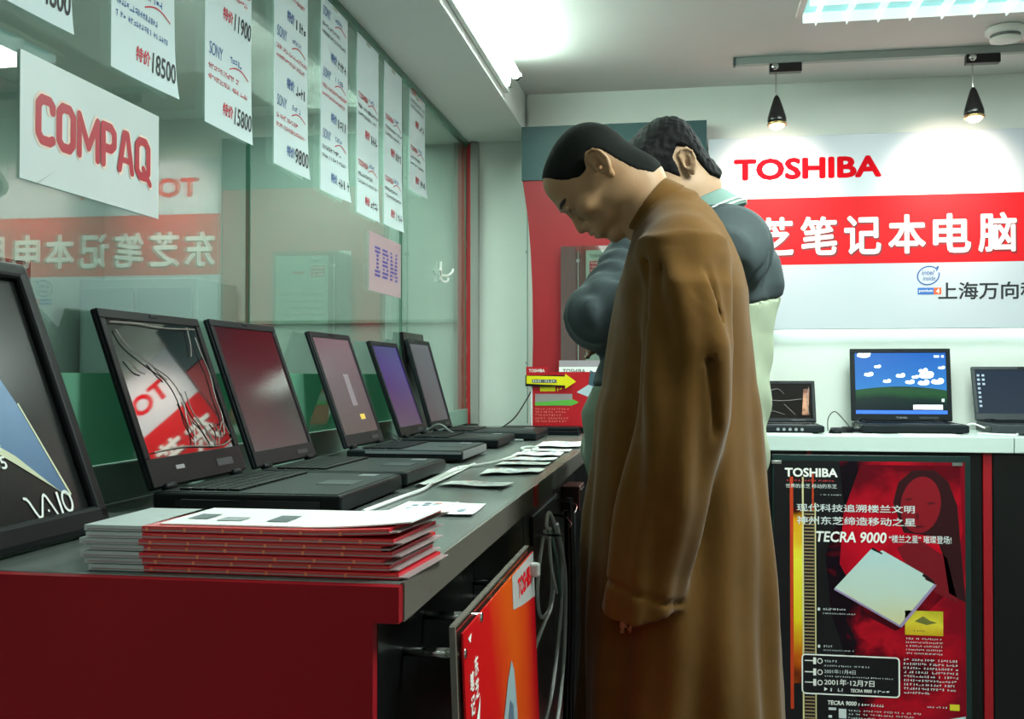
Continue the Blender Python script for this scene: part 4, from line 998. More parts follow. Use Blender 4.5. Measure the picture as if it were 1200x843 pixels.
pm.rects('screen_taskbar', [(u0, u1, v0, v0 + .06 * VH)], mat('desk_bar', (40, 90, 190), .4, emis=(40, 100, 200), estr=.8), 2)
pm.rects('screen_notice', [(u0 + .63 * UW, u0 + .95 * UW, v0 + .075 * VH, v0 + .15 * VH)], cl, 3)
pm.rects('screen_icon', [(u0 + .94 * UW, u0 + .97 * UW, v0 + .2 * VH, v0 + .25 * VH), (u0 + .87 * UW, u0 + .93 * UW, v0 + .92 * VH, v0 + .96 * VH), (u0 + .95 * UW, u0 + .98 * UW, v0 + .92 * VH, v0 + .96 * VH)], mat('icon_pale', (190, 200, 210), .4, emis=(170, 190, 210), estr=.7), 3)
pm.fr.text('TOSHIBA', -.022, .022, .010, .017, m_silver, 1, bold=.02)
sdark = print_mat('screen_dark_desktop', [(0, (66, 82, 98)), (1, (58, 74, 92))], 'Z', .05, 5, .2, emit=.55)
Lr, pr_ = laptop('open grey laptop with plain dark desktop at the right edge', (1.315, 4.33, .98), -PI / 2, .37, .28, .040, .222, math.radians(18), m_greyp, sdark, gB, chin=.028, bez=.014)
pr_.rects('screen_icon', [(-.165 + a, -.155 + a, .055 + k * .018, .064 + k * .018) for k in range(8) for a in ((0,) if k < 5 else (0, .018))], mat('icon_grey', (130, 146, 160), .4, emis=(140, 156, 170), estr=.6), 1)
filmb = [[(.1, .3), (.3, .5), (.6, .5), (.85, .55)], [(.15, .1), (.4, .2), (.6, .1)], [(.3, .7), (.5, .85), (.6, .7)], [(.6, .4), (.7, .2), (.75, .1)], [(.95, .1), (.93, .5), (.96, .9)]]
Ll, pl_ = laptop('small open laptop with shiny film, half hidden behind the standing men', (.375, 4.30, .98), -PI / 2, .30, .24, .030, .175, math.radians(20), m_dgrey, m_mirror, gB, chin=.016, bez=.014, film=filmb)
pl_.polys('screen_glint', [[(.095, .03), (.12, .03), (.128, .14), (.105, .14)]], print_mat('glint_print', [(0, (120, 70, 50)), (.5, (206, 150, 120)), (1, (110, 60, 44))], 'Z', .4, 40, .2), 1)
for k in range(5): obj('front_button', lathe([(.006, .2405), (.006, .2425)], 10, 'X', (0, -.02 + k * .022, .016)), m_silver, Ll, True)
cord('power_cable', 'thin black cable rising in a loop behind the small adapter', [(.555, 4.20, .986), (.57, 4.30, 1.03), (.60, 4.33, 1.055), (.63, 4.28, 1.02), (.65, 4.22, .99), (.66, 4.22, 1.02), (.70, 4.25, 1.03), (.74, 4.3, .99)], .0022, m_cordb)
t = thing('power_adapter', 'small black adapter with coiled cord between the two left laptops', 'adapter', (.63, 4.15, .98))
obj('body', B((.60, .645, 4.14, 4.18, .981, 1.003), bevel=.006, seg=3), m_blackp, t)
obj('coil', join(*[tube([(.585 + .028 * math.cos(a * PI / 4) , 4.13 + .022 * math.sin(a * PI / 4), .986 + .004 * k) for a in range(9)], .003, 6) for k in range(4)]), m_cordb, t)
obj('plug', B((.645, .675, 4.15, 4.17, .983, .997), bevel=.003), m_blackp, t)
t = thing('mouse', 'dark computer mouse lying beside the coiled adapter', 'mouse', (.575, 4.08, .98))
bm = bmesh.new(); bmesh.ops.create_uvsphere(bm, u_segments=18, v_segments=10, radius=1.0)
for v_ in bm.verts: v_.co = Vector((.565 + v_.co.x * .024, 4.07 + v_.co.y * .040, .981 + max(0, v_.co.z + .1) * .022))
obj('body', bm, m_blackp, t, smooth=True); obj('wheel', B((.563, .567, 4.045, 4.060, .999, 1.005)), m_greyp, t)
cord('power_cable', 'pale cable lying between the two right-hand laptops', [(1.045, 4.20, 1.0), (1.09, 4.22, 1.015), (1.13, 4.20, 1.0), (1.16, 4.16, .99), (1.2, 4.1, .988), (1.19, 4.02, .985), (1.13, 4.03, .985), (1.08, 4.10, .985)], .0035, m_cordw)
t = obj('white_plug', B((1.135, 1.160, 4.12, 4.15, .982, 1.010), bevel=.004), m_white); tag(t, 'small white plug at the left foot of the grey laptop', 'plug')
GP = 'white papers lying along the front of the back counter'
for x0, x1, y0, y1, lb in ((.30, .475, 3.99, 4.06, 'white paper before the small film-covered laptop'), (.52, .71, 3.96, 4.06, 'white paper below the mouse and adapter'), (.79, .985, 3.97, 4.09, 'white paper in front of the blue-sky laptop')):
    o = obj('paper_slip', B((x0, x1, y0, y1, .9805, .9825)), m_paperw); tag(o, lb, 'paper', GP)
# ------------------------------------------------------------------ people: distance fields meshed into one continuous surface each
def axis_pts(lo, hi, fine, hf, hc):
    out = []; x = lo
    while x <= hi:
        out.append(x); x += hf if any(a <= x <= b for a, b in fine) else hc
    return np.array(out, dtype=np.float32)
def sstep(a, b, x):
    t = np.clip((x - a) / (b - a), 0, 1); return t * t * (3 - 2 * t)
class Vol:
    def __init__(s, xs, ys, zs):
        s.xs, s.ys, s.zs = xs, ys, zs; s.d = np.full((len(xs), len(ys), len(zs)), 1.0, np.float32)
    def sl(s, lo, hi, m):
        r = []
        for ax, a, b in zip((s.xs, s.ys, s.zs), lo, hi):
            i = max(0, int(np.searchsorted(ax, a - m)) - 1); j = min(len(ax), int(np.searchsorted(ax, b + m)) + 1); r.append(slice(i, max(j, i + 1)))
        return tuple(r)
    def grid(s, r): return s.xs[r[0]][:, None, None], s.ys[r[1]][None, :, None], s.zs[r[2]][None, None, :]
    def put(s, fn, lo, hi, k=.01, op='u'):
        r = s.sl(lo, hi, k + .015); X, Y, Z = s.grid(r)
        b = fn(X, Y, Z); a = s.d[r]
        if op == 'u':
            h = np.clip(.5 + .5 * (a - b) / k, 0, 1); s.d[r] = a * (1 - h) + b * h - k * h * (1 - h)
        elif op == 's':
            b = -b; h = np.clip(.5 + .5 * (b - a) / k, 0, 1); s.d[r] = a * (1 - h) + b * h + k * h * (1 - h)
    def ell(s, c, semi, k=.01, op='u', A=None, O=None):
        """ellipsoid; with A (rows = local axes) c is local to O"""
        if A is None: A = np.eye(3); O = np.zeros(3)
        C = np.array(O) + np.array(c) @ A; R_ = max(semi)
        def fn(X, Y, Z):
            dx, dy, dz = X - C[0], Y - C[1], Z - C[2]
            q = [(A[i][0] * dx + A[i][1] * dy + A[i][2] * dz) for i in range(3)]
            k0 = np.sqrt(sum((q[i] / semi[i]) ** 2 for i in range(3))); k1 = np.sqrt(sum((q[i] / semi[i] ** 2) ** 2 for i in range(3))) + 1e-9
            return k0 * (k0 - 1) / k1
        s.put(fn, C - R_, C + R_, k, op)
    def cap(s, a, b, ra, rb, k=.01, op='u', A=None, O=None, flat=None):
        if A is not None: a = np.array(O) + np.array(a) @ A; b = np.array(O) + np.array(b) @ A
        a = np.array(a, float); b = np.array(b, float); ba = b - a; L2 = ba @ ba; R_ = max(ra, rb)
        def fn(X, Y, Z):
            h = np.clip(((X - a[0]) * ba[0] + (Y - a[1]) * ba[1] + (Z - a[2]) * ba[2]) / L2, 0, 1)
            ey = 1.0 if flat is None else flat
            return np.sqrt((X - a[0] - ba[0] * h) ** 2 + ((Y - a[1] - ba[1] * h) / ey) ** 2 + (Z - a[2] - ba[2] * h) ** 2) - (ra + (rb - ra) * h)
        s.put(fn, np.minimum(a, b) - R_, np.maximum(a, b) + R_, k, op)
    def mesh(s, name):
        d = s.d; X, Y, Z = s.xs, s.ys, s.zs; S = d < 0
        nx, ny, nz = d.shape
        occ = np.zeros((nx - 1, ny - 1, nz - 1), np.int8)
        for i in (0, 1):
            for j in (0, 1):
                for k in (0, 1): occ += S[i:nx - 1 + i, j:ny - 1 + j, k:nz - 1 + k]
        act = (occ > 0) & (occ < 8); idx = np.argwhere(act); n = len(idx)
        ids = np.full(act.shape, -1, np.int64); ids[act] = np.arange(n)
        acc = np.zeros((n, 3)); cnt = np.zeros(n)
        I, J, K = idx.T
        cor = [(i, j, k) for i in (0, 1) for j in (0, 1) for k in (0, 1)]
        for a in cor:
            for ax in range(3):
                if a[ax]: continue
                b = list(a); b[ax] = 1
                da = d[I + a[0], J + a[1], K + a[2]]; db = d[I + b[0], J + b[1], K + b[2]]
                m = (da < 0) != (db < 0); t = np.where(m, da / np.where(m, da - db, 1), 0)
                pa = [X[I + a[0]], Y[J + a[1]], Z[K + a[2]]]; pb = [X[I + b[0]], Y[J + b[1]], Z[K + b[2]]]
                for q in range(3): acc[:, q] += np.where(m, pa[q] + (pb[q] - pa[q]) * t, 0)
                cnt += m
        v = acc / cnt[:, None]; quads = []
        def q(ax):
            sh = [slice(None)] * 3
            lo = S[tuple(slice(0, -1) if i == ax else slice(1, -1) for i in range(3))]; hi = S[tuple(slice(1, None) if i == ax else slice(1, -1) for i in range(3))]
            e = np.argwhere(lo != hi); fl = lo[lo != hi]
            o1, o2 = [i for i in range(3) if i != ax]
            def g(a, b):
                c = e.copy(); c[:, o1] += a; c[:, o2] += b; return ids[c[:, 0], c[:, 1], c[:, 2]]
            Q = np.stack([g(0, 0), g(1, 0), g(1, 1), g(0, 1)], 1)
            flip = fl if ax != 1 else ~fl
            Q[~flip] = Q[~flip][:, ::-1]; quads.append(Q)
        for ax in range(3): q(ax)
        Q = np.concatenate(quads); Q = Q[(Q >= 0).all(1)]
        me = bpy.data.meshes.new(name); me.vertices.add(n); me.vertices.foreach_set('co', v.astype(np.float32).ravel())
        me.loops.add(len(Q) * 4); me.loops.foreach_set('vertex_index', Q.ravel().astype(np.int32))
        me.polygons.add(len(Q)); me.polygons.foreach_set('loop_start', np.arange(0, len(Q) * 4, 4, dtype=np.int32))
        me.update(calc_edges=True); me.validate()
        me.polygons.foreach_set('use_smooth', [True] * len(me.polygons))
        return me, v, Q

def frame(pitch, yaw=0.0, roll=0.0):
    """rows: forward, left, up of a head facing -x, pitched down and turned (yaw > 0 turns the face toward the camera)"""
    p, y = math.radians(pitch), math.radians(yaw)
    F_ = np.array([-math.cos(p), 0, -math.sin(p)]); U_ = np.array([-math.sin(p), 0, math.cos(p)]); L_ = np.array([0, -1.0, 0])
    c, s_ = math.cos(y), math.sin(y); Rz = np.array([[c, -s_, 0], [s_, c, 0], [0, 0, 1]])
    A = np.stack([Rz @ F_, Rz @ L_, Rz @ U_])
    if roll:
        r = math.radians(roll); A = np.stack([A[0], A[1] * math.cos(r) + A[2] * math.sin(r), A[2] * math.cos(r) - A[1] * math.sin(r)])
    return A

def head(V, O, A, neck_to, slim=1.0, rneck=.052):
    E = lambda c, s_, k=.012, op='u': V.ell(c, s_, k, op, A, O)
    Cp = lambda a, b, r1, r2, k=.01, op='u': V.cap(a, b, r1, r2, k, op, A, O)
    E((.000, 0, .030), (.082, .072, .076), .02)
    E((-.030, 0, .030), (.052, .066, .064), .02)
    E((.044, 0, .044), (.046, .058, .050), .02)
    E((.044, 0, -.005), (.046, .060, .062), .02)
    E((.042, 0, -.050), (.048, .050 * slim, .036), .02)
    V.ell((.012, .050, -.048), (.026, .012, .022), .018, 'u', A, O); V.ell((.012, -.050, -.048), (.026, .012, .022), .018, 'u', A, O)
    E((.080, 0, -.088), (.016, .022, .013), .018)
    for sg in (1, -1):
        E((.070, sg * .040, -.012), (.020, .020, .017), .018)
        E((.092, sg * .033, .011), (.013, .018, .0105), .012, 's')
        E((.077, sg * .032, .010), (.0135, .0145, .0125), .004)
        E((.0885, sg * .032, .0045), (.0035, .013, .0016), .003)          # lower lid rim
        E((.0905, sg * .033, .0125), (.004, .014, .003), .003)            # lowered upper lid
    E((.087, 0, .027), (.010, .042, .009), .014)
    Cp((.089, 0, .012), (.101, 0, -.020), .0065, .0095, .010)
    E((.105, 0, -.027), (.010, .0095, .0085), .008)
    for sg in (1, -1):
        E((.096, sg * .0125, -.031), (.0095, .0065, .0065), .006)
        E((.099, sg * .0075, -.0385), (.0045, .0028, .003), .002, 's')
    E((.090, 0, -.054), (.014, .030, .020), .014)
    E((.100, 0, -.0475), (.0075, .021, .0048), .005)
    E((.098, 0, -.0595), (.0075, .018, .0052), .005)
    E((.108, 0, -.0533), (.012, .024, .0012), .002, 's')
    for sg in (1, -1):
        # ear: a tilted plate with rim, bowl and lobe, flaring outward
        Oe = np.array(O) + np.array((-.006, sg * .076, .004)) @ A
        th = math.radians(16); F2 = A[0] * math.cos(th) + A[2] * math.sin(th) * 1.0; U2 = A[2] * math.cos(th) - A[0] * math.sin(th)
        fl = math.radians(24); Fo = F2 * math.cos(fl) - A[1] * sg * math.sin(fl); Lo = A[1] * sg * math.cos(fl) + F2 * math.sin(fl)
        Ae = np.stack([Fo, Lo, U2]); 
        V.ell((-.004, .002, .004), (.0185, .0065, .029), .004, 'u', Ae, Oe)
        V.ell((-.002, -.004, -.022), (.009, .006, .013), .005, 'u', Ae, Oe)
        V.ell((-.002, .010, .006), (.0125, .0065, .019), .003, 's', Ae, Oe)
        V.ell((.003, .008, -.004), (.0065, .010, .010), .003, 's', Ae, Oe)
        rim = [(.010, .004, .004), (.012, .006, .020), (.004, .008, .031), (-.010, .009, .030), (-.019, .009, .018), (-.020, .008, .002), (-.013, .007, -.014), (-.004, .006, -.024)]
        for a, b in zip(rim, rim[1:]): V.cap(a, b, .0030, .0030, .002, 'u', Ae, Oe)
        V.cap((-.008, .006, -.006), (-.009, .007, .016), .0026, .002, .003, 'u', Ae, Oe)
        V.ell((.011, .004, -.004), (.004, .003, .005), .003, 'u', Ae, Oe)
    V.cap((-.020, 0, -.020), (-.030, 0, -.070), rneck, rneck, .025, 'u', A, O)
    a = np.array(O) + np.array((-.022, 0, -.045)) @ A
    V.cap(a, neck_to, rneck, rneck + .008, .025)

def hand(V, w, d, n, sg=1, size=1.0, curl=0.35, k=.003, spread=.8):
    """w wrist, d finger direction, n palm normal; sg side of the thumb"""
    w = np.array(w, float); d = np.array(d, float); d /= np.linalg.norm(d); n = np.array(n, float); n -= d * (n @ d); n /= np.linalg.norm(n); s_ = np.cross(d, n) * sg
    A = np.stack([d, s_, n])
    V.ell((.045 * size, 0, 0), (.050 * size, .040 * size, .015 * size), .01, 'u', A, w)
    for i, (off, L) in enumerate(((.029, .068), (.010, .076), (-.010, .070), (-.028, .055))):
        p = w + d * .080 * size + s_ * off * size; ang = curl; L = L * size
        for j, fr in enumerate((.45, .32, .26)):
            dirv = d * math.cos(ang) + n * math.sin(ang) + s_ * off * spread
            q = p + dirv * L * fr; V.cap(p, q, (.0088 - j * .0008) * size, (.0082 - j * .0009) * size, k); p = q; ang += curl * 1.1
    p = w + d * .020 * size + s_ * .030 * size
    for L, r0, a in ((.040, .012, .5), (.032, .010, .35), (.024, .009, .2)):
        q = p + (d * math.cos(a) + s_ * math.sin(a) + n * .35) * L * size; V.cap(p, q, r0 * size, (r0 - .001) * size, k); p = q

def interp_z(tab):
    T = np.array(tab, float); T = T[np.argsort(T[:, 0])]
    return lambda Z: [np.interp(Z, T[:, 0], T[:, i]).astype(np.float32) for i in range(1, T.shape[1])]

def poly_region(poly, f, u):
    """signed distance to a 2-D polygon in the head's side view, negative inside"""
    P = np.array(poly, float); d = np.full(f.shape, 1e9); ins = np.zeros(f.shape, bool)
    for i in range(len(P)):
        a, b = P[i], P[(i + 1) % len(P)]; e = b - a
        t = np.clip(((f - a[0]) * e[0] + (u - a[1]) * e[1]) / (e @ e), 0, 1)
        d = np.minimum(d, np.hypot(f - a[0] - e[0] * t, u - a[1] - e[1] * t))
        c = ((a[1] > u) != (b[1] > u)) & (f < (b[0] - a[0]) * (u - a[1]) / (b[1] - a[1] + 1e-12) + a[0]); ins ^= c
    return np.where(ins, -d, d)

def head_only(O, A, h=.003):
    O = np.array(O); xs = np.arange(O[0] - .17, O[0] + .17, h, dtype=np.float32); ys = np.arange(O[1] - .11, O[1] + .11, h, dtype=np.float32); zs = np.arange(O[2] - .15, O[2] + .15, h, dtype=np.float32)
    return Vol(xs, ys, zs)
def local_coords(V, O, A):
    X, Y, Z = V.grid((slice(None),) * 3); dx, dy, dz = X - O[0], Y - O[1], Z - O[2]
    return [A[i][0] * dx + A[i][1] * dy + A[i][2] * dz for i in range(3)]
def hairshell(name, O, A, neck_to, poly, t0, m, parent, tfun=None, noise=0.0, slim=1.0, brows=True, browm=None):
    V = head_only(O, A); head(V, O, A, neck_to, slim)
    base = V.d.copy(); f, l, u = local_coords(V, O, A)
    reg = poly_region(poly, f, u)
    thick = t0 + (tfun(f, l, u) if tfun is not None else 0)
    # keep hair off the ears
    ear = np.sqrt(((f + .008) / .024) ** 2 + ((np.abs(l) - .082) / .016) ** 2 + ((u - .004) / .034) ** 2) - 1
    edge = np.clip(-reg / .006, -1, 1)
    hd = base - thick * np.clip(edge, 0, 1)
    if noise:
        hd = hd + noise * (np.sin(f * 260 + 3 * np.sin(l * 90)) * np.sin(l * 240 + 2 * np.sin(u * 120)) + .5 * np.sin(u * 310 + f * 150)) * np.clip(edge, 0, 1)
    hd = np.maximum(hd, reg); hd = np.maximum(hd, -ear * .016)
    V.d = hd.astype(np.float32); me, v, q = V.mesh(name)
    link(name, me, m, parent)
    if brows:
        for sg in (1, -1):
            r = np.sqrt(((f - .09) / .016) ** 2 + ((l - sg * .034) / .021) ** 2 + ((u - .0285 + .12 * np.abs(np.abs(l) - .034)) / .0042) ** 2) - 1
            V.d = np.maximum(base - .0016, r * .004).astype(np.float32)
            me, v, q = V.mesh('eyebrow'); link('eyebrow', me, browm or m, parent)
    for sg in (1, -1):
        pts = [np.array(O) + np.array((.0935 - .30 * abs(a) ** 1.5 * 3, sg * (.033 + a), .0088 - 1.2 * abs(a) ** 1.3 * .3)) @ A for a in (-.013, -.008, -.003, .003, .008, .013)]
        obj('eyelashes', tube([tuple(p) for p in pts], .0011, 5, 4), mat('lash_dark', (22, 16, 14), .6), parent, smooth=True)

m_skin = mat('skin', (158, 120, 84), .55, var=.06, scale=14, bump=.06, bscale=300, sss=.08)
m_skin2 = mat('skin_fair', (176, 142, 112), .55, var=.05, scale=14, bump=.06, bscale=300, sss=.08)
m_stub = mat('shaved_hair', (12, 15, 12), .85, spec=.15, var=.25, scale=60, bump=.3, bscale=700)
m_hair = mat('black_hair', (9, 9, 10), .75, spec=.2, var=.15, scale=40, bump=.3, bscale=260, stretch=(1, 1, .3))
m_robe = mat('robe_cloth', (91, 61, 19), .95, spec=.15, var=.07, scale=26, bump=.12, bscale=900, sheen=.1)
m_robe_in = mat('robe_lining', (52, 40, 18), .9)
m_under = mat('robe_trousers', (86, 74, 32), .85, var=.08, scale=30)

# ---- man in the long brown robe
PM = thing('person', 'man in a long ochre brown robe, shaved head bowed over the counter', 'person', (0.0, 2.02, ZF))
OM = (-.158, 2.03, 1.588); AM = frame(57, 5)
NB = (-.018, 2.03, 1.44)
xs = axis_pts(-.32, .26, [(-.30, -.05)], .0035, .012); ys = axis_pts(1.74, 2.30, [(1.93, 2.13)], .0035, .011); zs = axis_pts(ZF - .01, 1.73, [(1.43, 1.72), (.68, .84)], .0035, .013)
V = Vol(xs, ys, zs)
head(V, OM, AM, NB)
tz = interp_z([(.80, 0, .105, .150), (.95, .0, .10, .155), (1.15, -.01, .09, .14), (1.35, -.01, .085, .15), (1.42, -.012, .070, .13), (1.47, -.012, .052, .085), (1.50, -.012, .040, .055)])
def torso(X, Y, Z):
    cx, rx, ry = tz(Z); return np.maximum((np.sqrt(((X - cx) / rx) ** 2 + ((Y - 2.03) / ry) ** 2) - 1) * np.minimum(rx, ry), np.maximum(Z - 1.50, .80 - Z))
V.put(torso, (-.12, 1.86, .8), (.13, 2.2, 1.5), .03)
for sg, y in ((-1, 1.865), (1, 2.185)):
    V.cap((.005, y + (-sg) * .02, 1.415), (-.015, y + sg * -.005, 1.12), .050, .040, .03); V.cap((-.015, y, 1.12), (-.068, y + sg * .012, .885), .036, .024, .02)
    hand(V, (-.072, y + sg * .012, .858), (-.10, 0, -1), (0, -sg, .05), sg=sg, size=.80, curl=.16, spread=.2)
    V.cap((.0, 2.03 + sg * .09, .84), (.0, 2.03 + sg * .10, .42), .080, .056, .03); V.cap((.0, 2.03 + sg * .10, .42), (.02, 2.03 + sg * .10, ZF + .06), .052, .036, .02)
    V.cap((.02, 2.03 + sg * .10, ZF + .05), (-.12, 2.03 + sg * .11, ZF + .025), .036, .028, .02)
me, v_, q_ = V.mesh('body'); link('body', me, m_skin, PM)
polyM = [(.2, .092), (.066, .088), (.060, .060), (.052, .044), (.034, .024), (.012, .020), (.002, .034), (-.014, .040), (-.030, .018), (-.033, -.020), (-.036, -.055), (-.050, -.088), (-.2, -.11), (-.2, .2), (.2, .2)]
hairshell('hair', OM, AM, NB, polyM, .0016, m_stub, PM, browm=mat('brow_dark', (48, 38, 30), .8))

# robe: body, wide sleeves, standing collar
xs = axis_pts(-.30, .32, [(-.3, .32)], .0065, .0065); ys = axis_pts(1.70, 2.36, [(1.70, 2.06)], .0065, .009); zs = axis_pts(ZF + .02, 1.62, [(1.30, 1.60), (.72, .86)], .0055, .010)
R = Vol(xs, ys, zs)
rt_ = interp_z([(ZF, .005, .250, .250), (.30, .002, .215, .235), (.55, -.004, .192, .215), (.94, -.012, .177, .190), (1.03, -.011, .166, .185), (1.134, -.010, .155, .180), (1.184, -.007, .143, .178),
                (1.283, -.004, .134, .178), (1.36, -.001, .126, .182), (1.41, .000, .112, .176), (1.45, -.002, .098, .158), (1.485, -.004, .082, .128), (1.515, -.010, .060, .09), (1.54, -.018, .040, .05)])
def robe_body(X, Y, Z):
    cx, rx, ry = rt_(Z); ang = np.arctan2(Y - 2.03, X - cx)
    low = sstep(1.45, .4, Z)
    fold = .0075 * low * (np.sin(ang * 9 + 1.7 * np.sin(Z * 2.3)) + .6 * np.sin(ang * 17 + 2.0 * np.sin(Z * 3.1 + 1))) + .003 * np.sin(ang * 5 + Z * 16) * sstep(1.48, 1.3, Z)
    d = (np.sqrt(((X - cx) / rx) ** 2 + ((Y - 2.03) / ry) ** 2) - 1) * np.minimum(rx, ry) + fold
    return np.maximum(d, np.maximum(Z - 1.535, (ZF + .05) - Z))
R.put(robe_body, (-.3, 1.75, ZF), (.3, 2.3, 1.54), .02)
def sleeve(R, sg):
    O_ = 1.0 if sg < 0 else .86
    yc = 2.03 + sg * .195 * O_
    pts = [(-.004, 2.03 + sg * .125, 1.425, .072, .075), (.006, 2.03 + sg * .165, 1.36, .076, .074), (.012, 2.03 + sg * .190, 1.25, .078, .070), (-.002, 2.03 + sg * .200, 1.12, .080, .066), (-.030, 2.03 + sg * .205, .98, .078, .062), (-.062, 2.03 + sg * .205, .86, .070, .056), (-.080, 2.03 + sg * .205, .76, .066, .052)]
    T = interp_z([(p[2], p[0], 2.03 + (p[1] - 2.03) * O_, p[3], p[4]) for p in pts])
    def fn(X, Y, Z):
        cx, cy, rx, ry = T(Z)
        a = np.arctan2((Y - cy), X - cx)
        fd = .0050 * np.sin(a * 3 + Z * 21) * sstep(.80, 1.0, Z) + .0035 * np.sin(a * 7 + Z * 13) + .006 * np.exp(-((Z - 1.22 - .25 * (X - .02)) / .02) ** 2) * 0
        d = (np.sqrt(((X - cx) / rx) ** 2 + ((Y - cy) / ry) ** 2) - 1) * np.minimum(rx, ry) + fd
        cut = (.776 + .50 * np.abs(X + .080) ** 1.0 * np.where(X > -.080, .55, .45)) - Z
        d = np.maximum(d, cut * .85)
        # hem seam
        return np.maximum(d, Z - 1.44)
    R0 = R; R = Vol(R0.xs, R0.ys, R0.zs)
    R.put(fn, (-.17, yc - .09, .74), (.11, yc + .09, 1.46), .001)
    def inner(X, Y, Z):
        cx, cy, rx, ry = T(Z); rx = rx - .014; ry = ry - .014
        d = (np.sqrt(((X - cx) / rx) ** 2 + ((Y - cy) / ry) ** 2) - 1) * np.minimum(rx, ry)
        return np.maximum(d, Z - .90)
    R.put(inner, (-.17, yc - .09, .70), (.11, yc + .09, .90), .003, 's')
    def seam(X, Y, Z):
        cx, cy, rx, ry = T(Z); d = np.abs((np.sqrt(((X - cx) / rx) ** 2 + ((Y - cy) / ry) ** 2) - 1) * np.minimum(rx, ry)) - .004
        return np.maximum(d, np.abs(Z - (.850 - .30 * (X + .14))) - .004)
    R.put(seam, (-.17, yc - .09, .78), (.11, yc + .09, .90), .006, 's')
    a, b = R0.d, R.d; h = np.clip(.5 + .5 * (a - b) / .012, 0, 1); R0.d[...] = a * (1 - h) + b * h - .012 * h * (1 - h)
sleeve(R, -1); sleeve(R, 1)
for sg, o in ((-1, 1.0), (1, .86)):
    R.ell((-.002, 2.03 + sg * .132 * o, 1.412), (.078, .078, .062), .03)
    R.cap((-.004, 2.03, 1.475), (-.002, 2.03 + sg * .125 * o, 1.435), .062, .052, .03)

# deep creases on the near shoulder and side, cut as thin grooves
def groove(pts, r, k=.012):
    for a, b in zip(pts, pts[1:]): R.cap(a, b, r, r, k, 's')
groove([(.045, 1.815, 1.38), (.058, 1.81, 1.30), (.060, 1.80, 1.20)], .006)
groove([(-.060, 1.85, 1.40), (-.066, 1.828, 1.30), (-.074, 1.815, 1.20), (-.08, 1.81, 1.10)], .006)
groove([(-.030, 1.835, 1.42), (-.042, 1.80, 1.34), (-.05, 1.78, 1.27)], .004)
groove([(.02, 1.80, 1.34), (.045, 1.785, 1.22), (.055, 1.79, 1.10)], .004)
groove([(.005, 1.80, .80), (.010, 1.79, .60), (.020, 1.785, .30), (.025, 1.78, .0)], .012, .004)
# neck hole and collar
ncx = np.array((-.060, 2.03, 1.523)); nn = np.array((-.80, 0, .60)); nn = nn / np.linalg.norm(nn)
def collar(r, t, lo, hi):
    def fn(X, Y, Z):
        dx, dy, dz = X - ncx[0], Y - ncx[1], Z - ncx[2]; h = dx * nn[0] + dy * nn[1] + dz * nn[2]
        rad = np.sqrt(np.maximum(0, dx * dx + dy * dy * .94 + dz * dz - h * h))
        rr = r - .18 * (h)   # narrows upward
        return np.maximum(np.abs(rad - rr) - t, np.maximum(h - hi, lo - h))
    return fn
def plug(X, Y, Z):
    dx, dy, dz = X - ncx[0], Y - ncx[1], Z - ncx[2]; h = dx * nn[0] + dy * nn[1] + dz * nn[2]
    rad = np.sqrt(np.maximum(0, dx * dx + dy * dy * .94 + dz * dz - h * h)); return np.maximum(rad - .052 + .18 * h, -.03 - h)
R.put(collar(.060, .004, -.055, -.004), ncx - .09, ncx + .09, .014)
KC = Vol(axis_pts(-.16, .06, [], .0032, .0032), axis_pts(1.93, 2.13, [], .0032, .0032), axis_pts(1.42, 1.62, [], .0032, .0032))
KC.put(collar(.0615, .0042, -.030, .010), ncx - .09, ncx + .09, .004)
me, v_, q_ = KC.mesh('collar'); link('collar', me, m_robe, PM)
R.put(plug, ncx - .08, ncx + .12, .004, 's')
me, v_, q_ = R.mesh('robe'); link('robe', me, m_robe, PM)
# under-robe trousers seen in the side slit, shoes
for sg in (-1, 1):
    S_ = Vol(axis_pts(-.18, .1, [], .007, .007), axis_pts(2.03 + sg * .11 - .07, 2.03 + sg * .11 + .07, [], .007, .007), axis_pts(ZF - .012, ZF + .14, [], .007, .007))
    S_.cap((.03, 2.03 + sg * .11, ZF + .05), (-.11, 2.03 + sg * .115, ZF + .032), .048, .040, .02)
    S_.put(lambda X, Y, Z: ZF + .003 - Z + 0 * X + 0 * Y, (-.2, 1.8, ZF - .05), (.1, 2.3, ZF + .003), .004, 's')
    me, v_, q_ = S_.mesh('shoe'); link('shoe', me, mat('cloth_shoe', (70, 62, 48), .8), PM)

# ---- second man, grey-teal and cream jacket, hand at his chin
PX = thing('person', 'dark-haired man in teal and cream jacket standing behind the robed man', 'person', (.03, 2.47, ZF))
OX = (-.022, 2.462, 1.668); AX = frame(43, 25)
NX = (.055, 2.47, 1.50)
xs = axis_pts(-.30, .30, [(-.20, .12)], .004, .012); ys = axis_pts(2.18, 2.76, [(2.35, 2.60)], .004, .012); zs = axis_pts(ZF - .01, 1.86, [(1.42, 1.84)], .004, .014)
V = Vol(xs, ys, zs)
head(V, OX, AX, NX, rneck=.050)
tz2 = interp_z([(.85, .05, .10, .15), (1.1, .05, .10, .15), (1.35, .075, .11, .17), (1.45, .09, .10, .16), (1.52, .09, .06, .09), (1.55, .09, .05, .06)])
def torso2(X, Y, Z):
    cx, rx, ry = tz2(Z); return np.maximum((np.sqrt(((X - cx) / rx) ** 2 + ((Y - 2.47) / ry) ** 2) - 1) * np.minimum(rx, ry), np.maximum(Z - 1.55, .85 - Z))
V.put(torso2, (-.06, 2.3, .85), (.2, 2.65, 1.55), .03)
SHL = (.10, 2.30, 1.46); ELL = (-.185, 2.30, 1.315); WRL = (-.105, 2.38, 1.50)
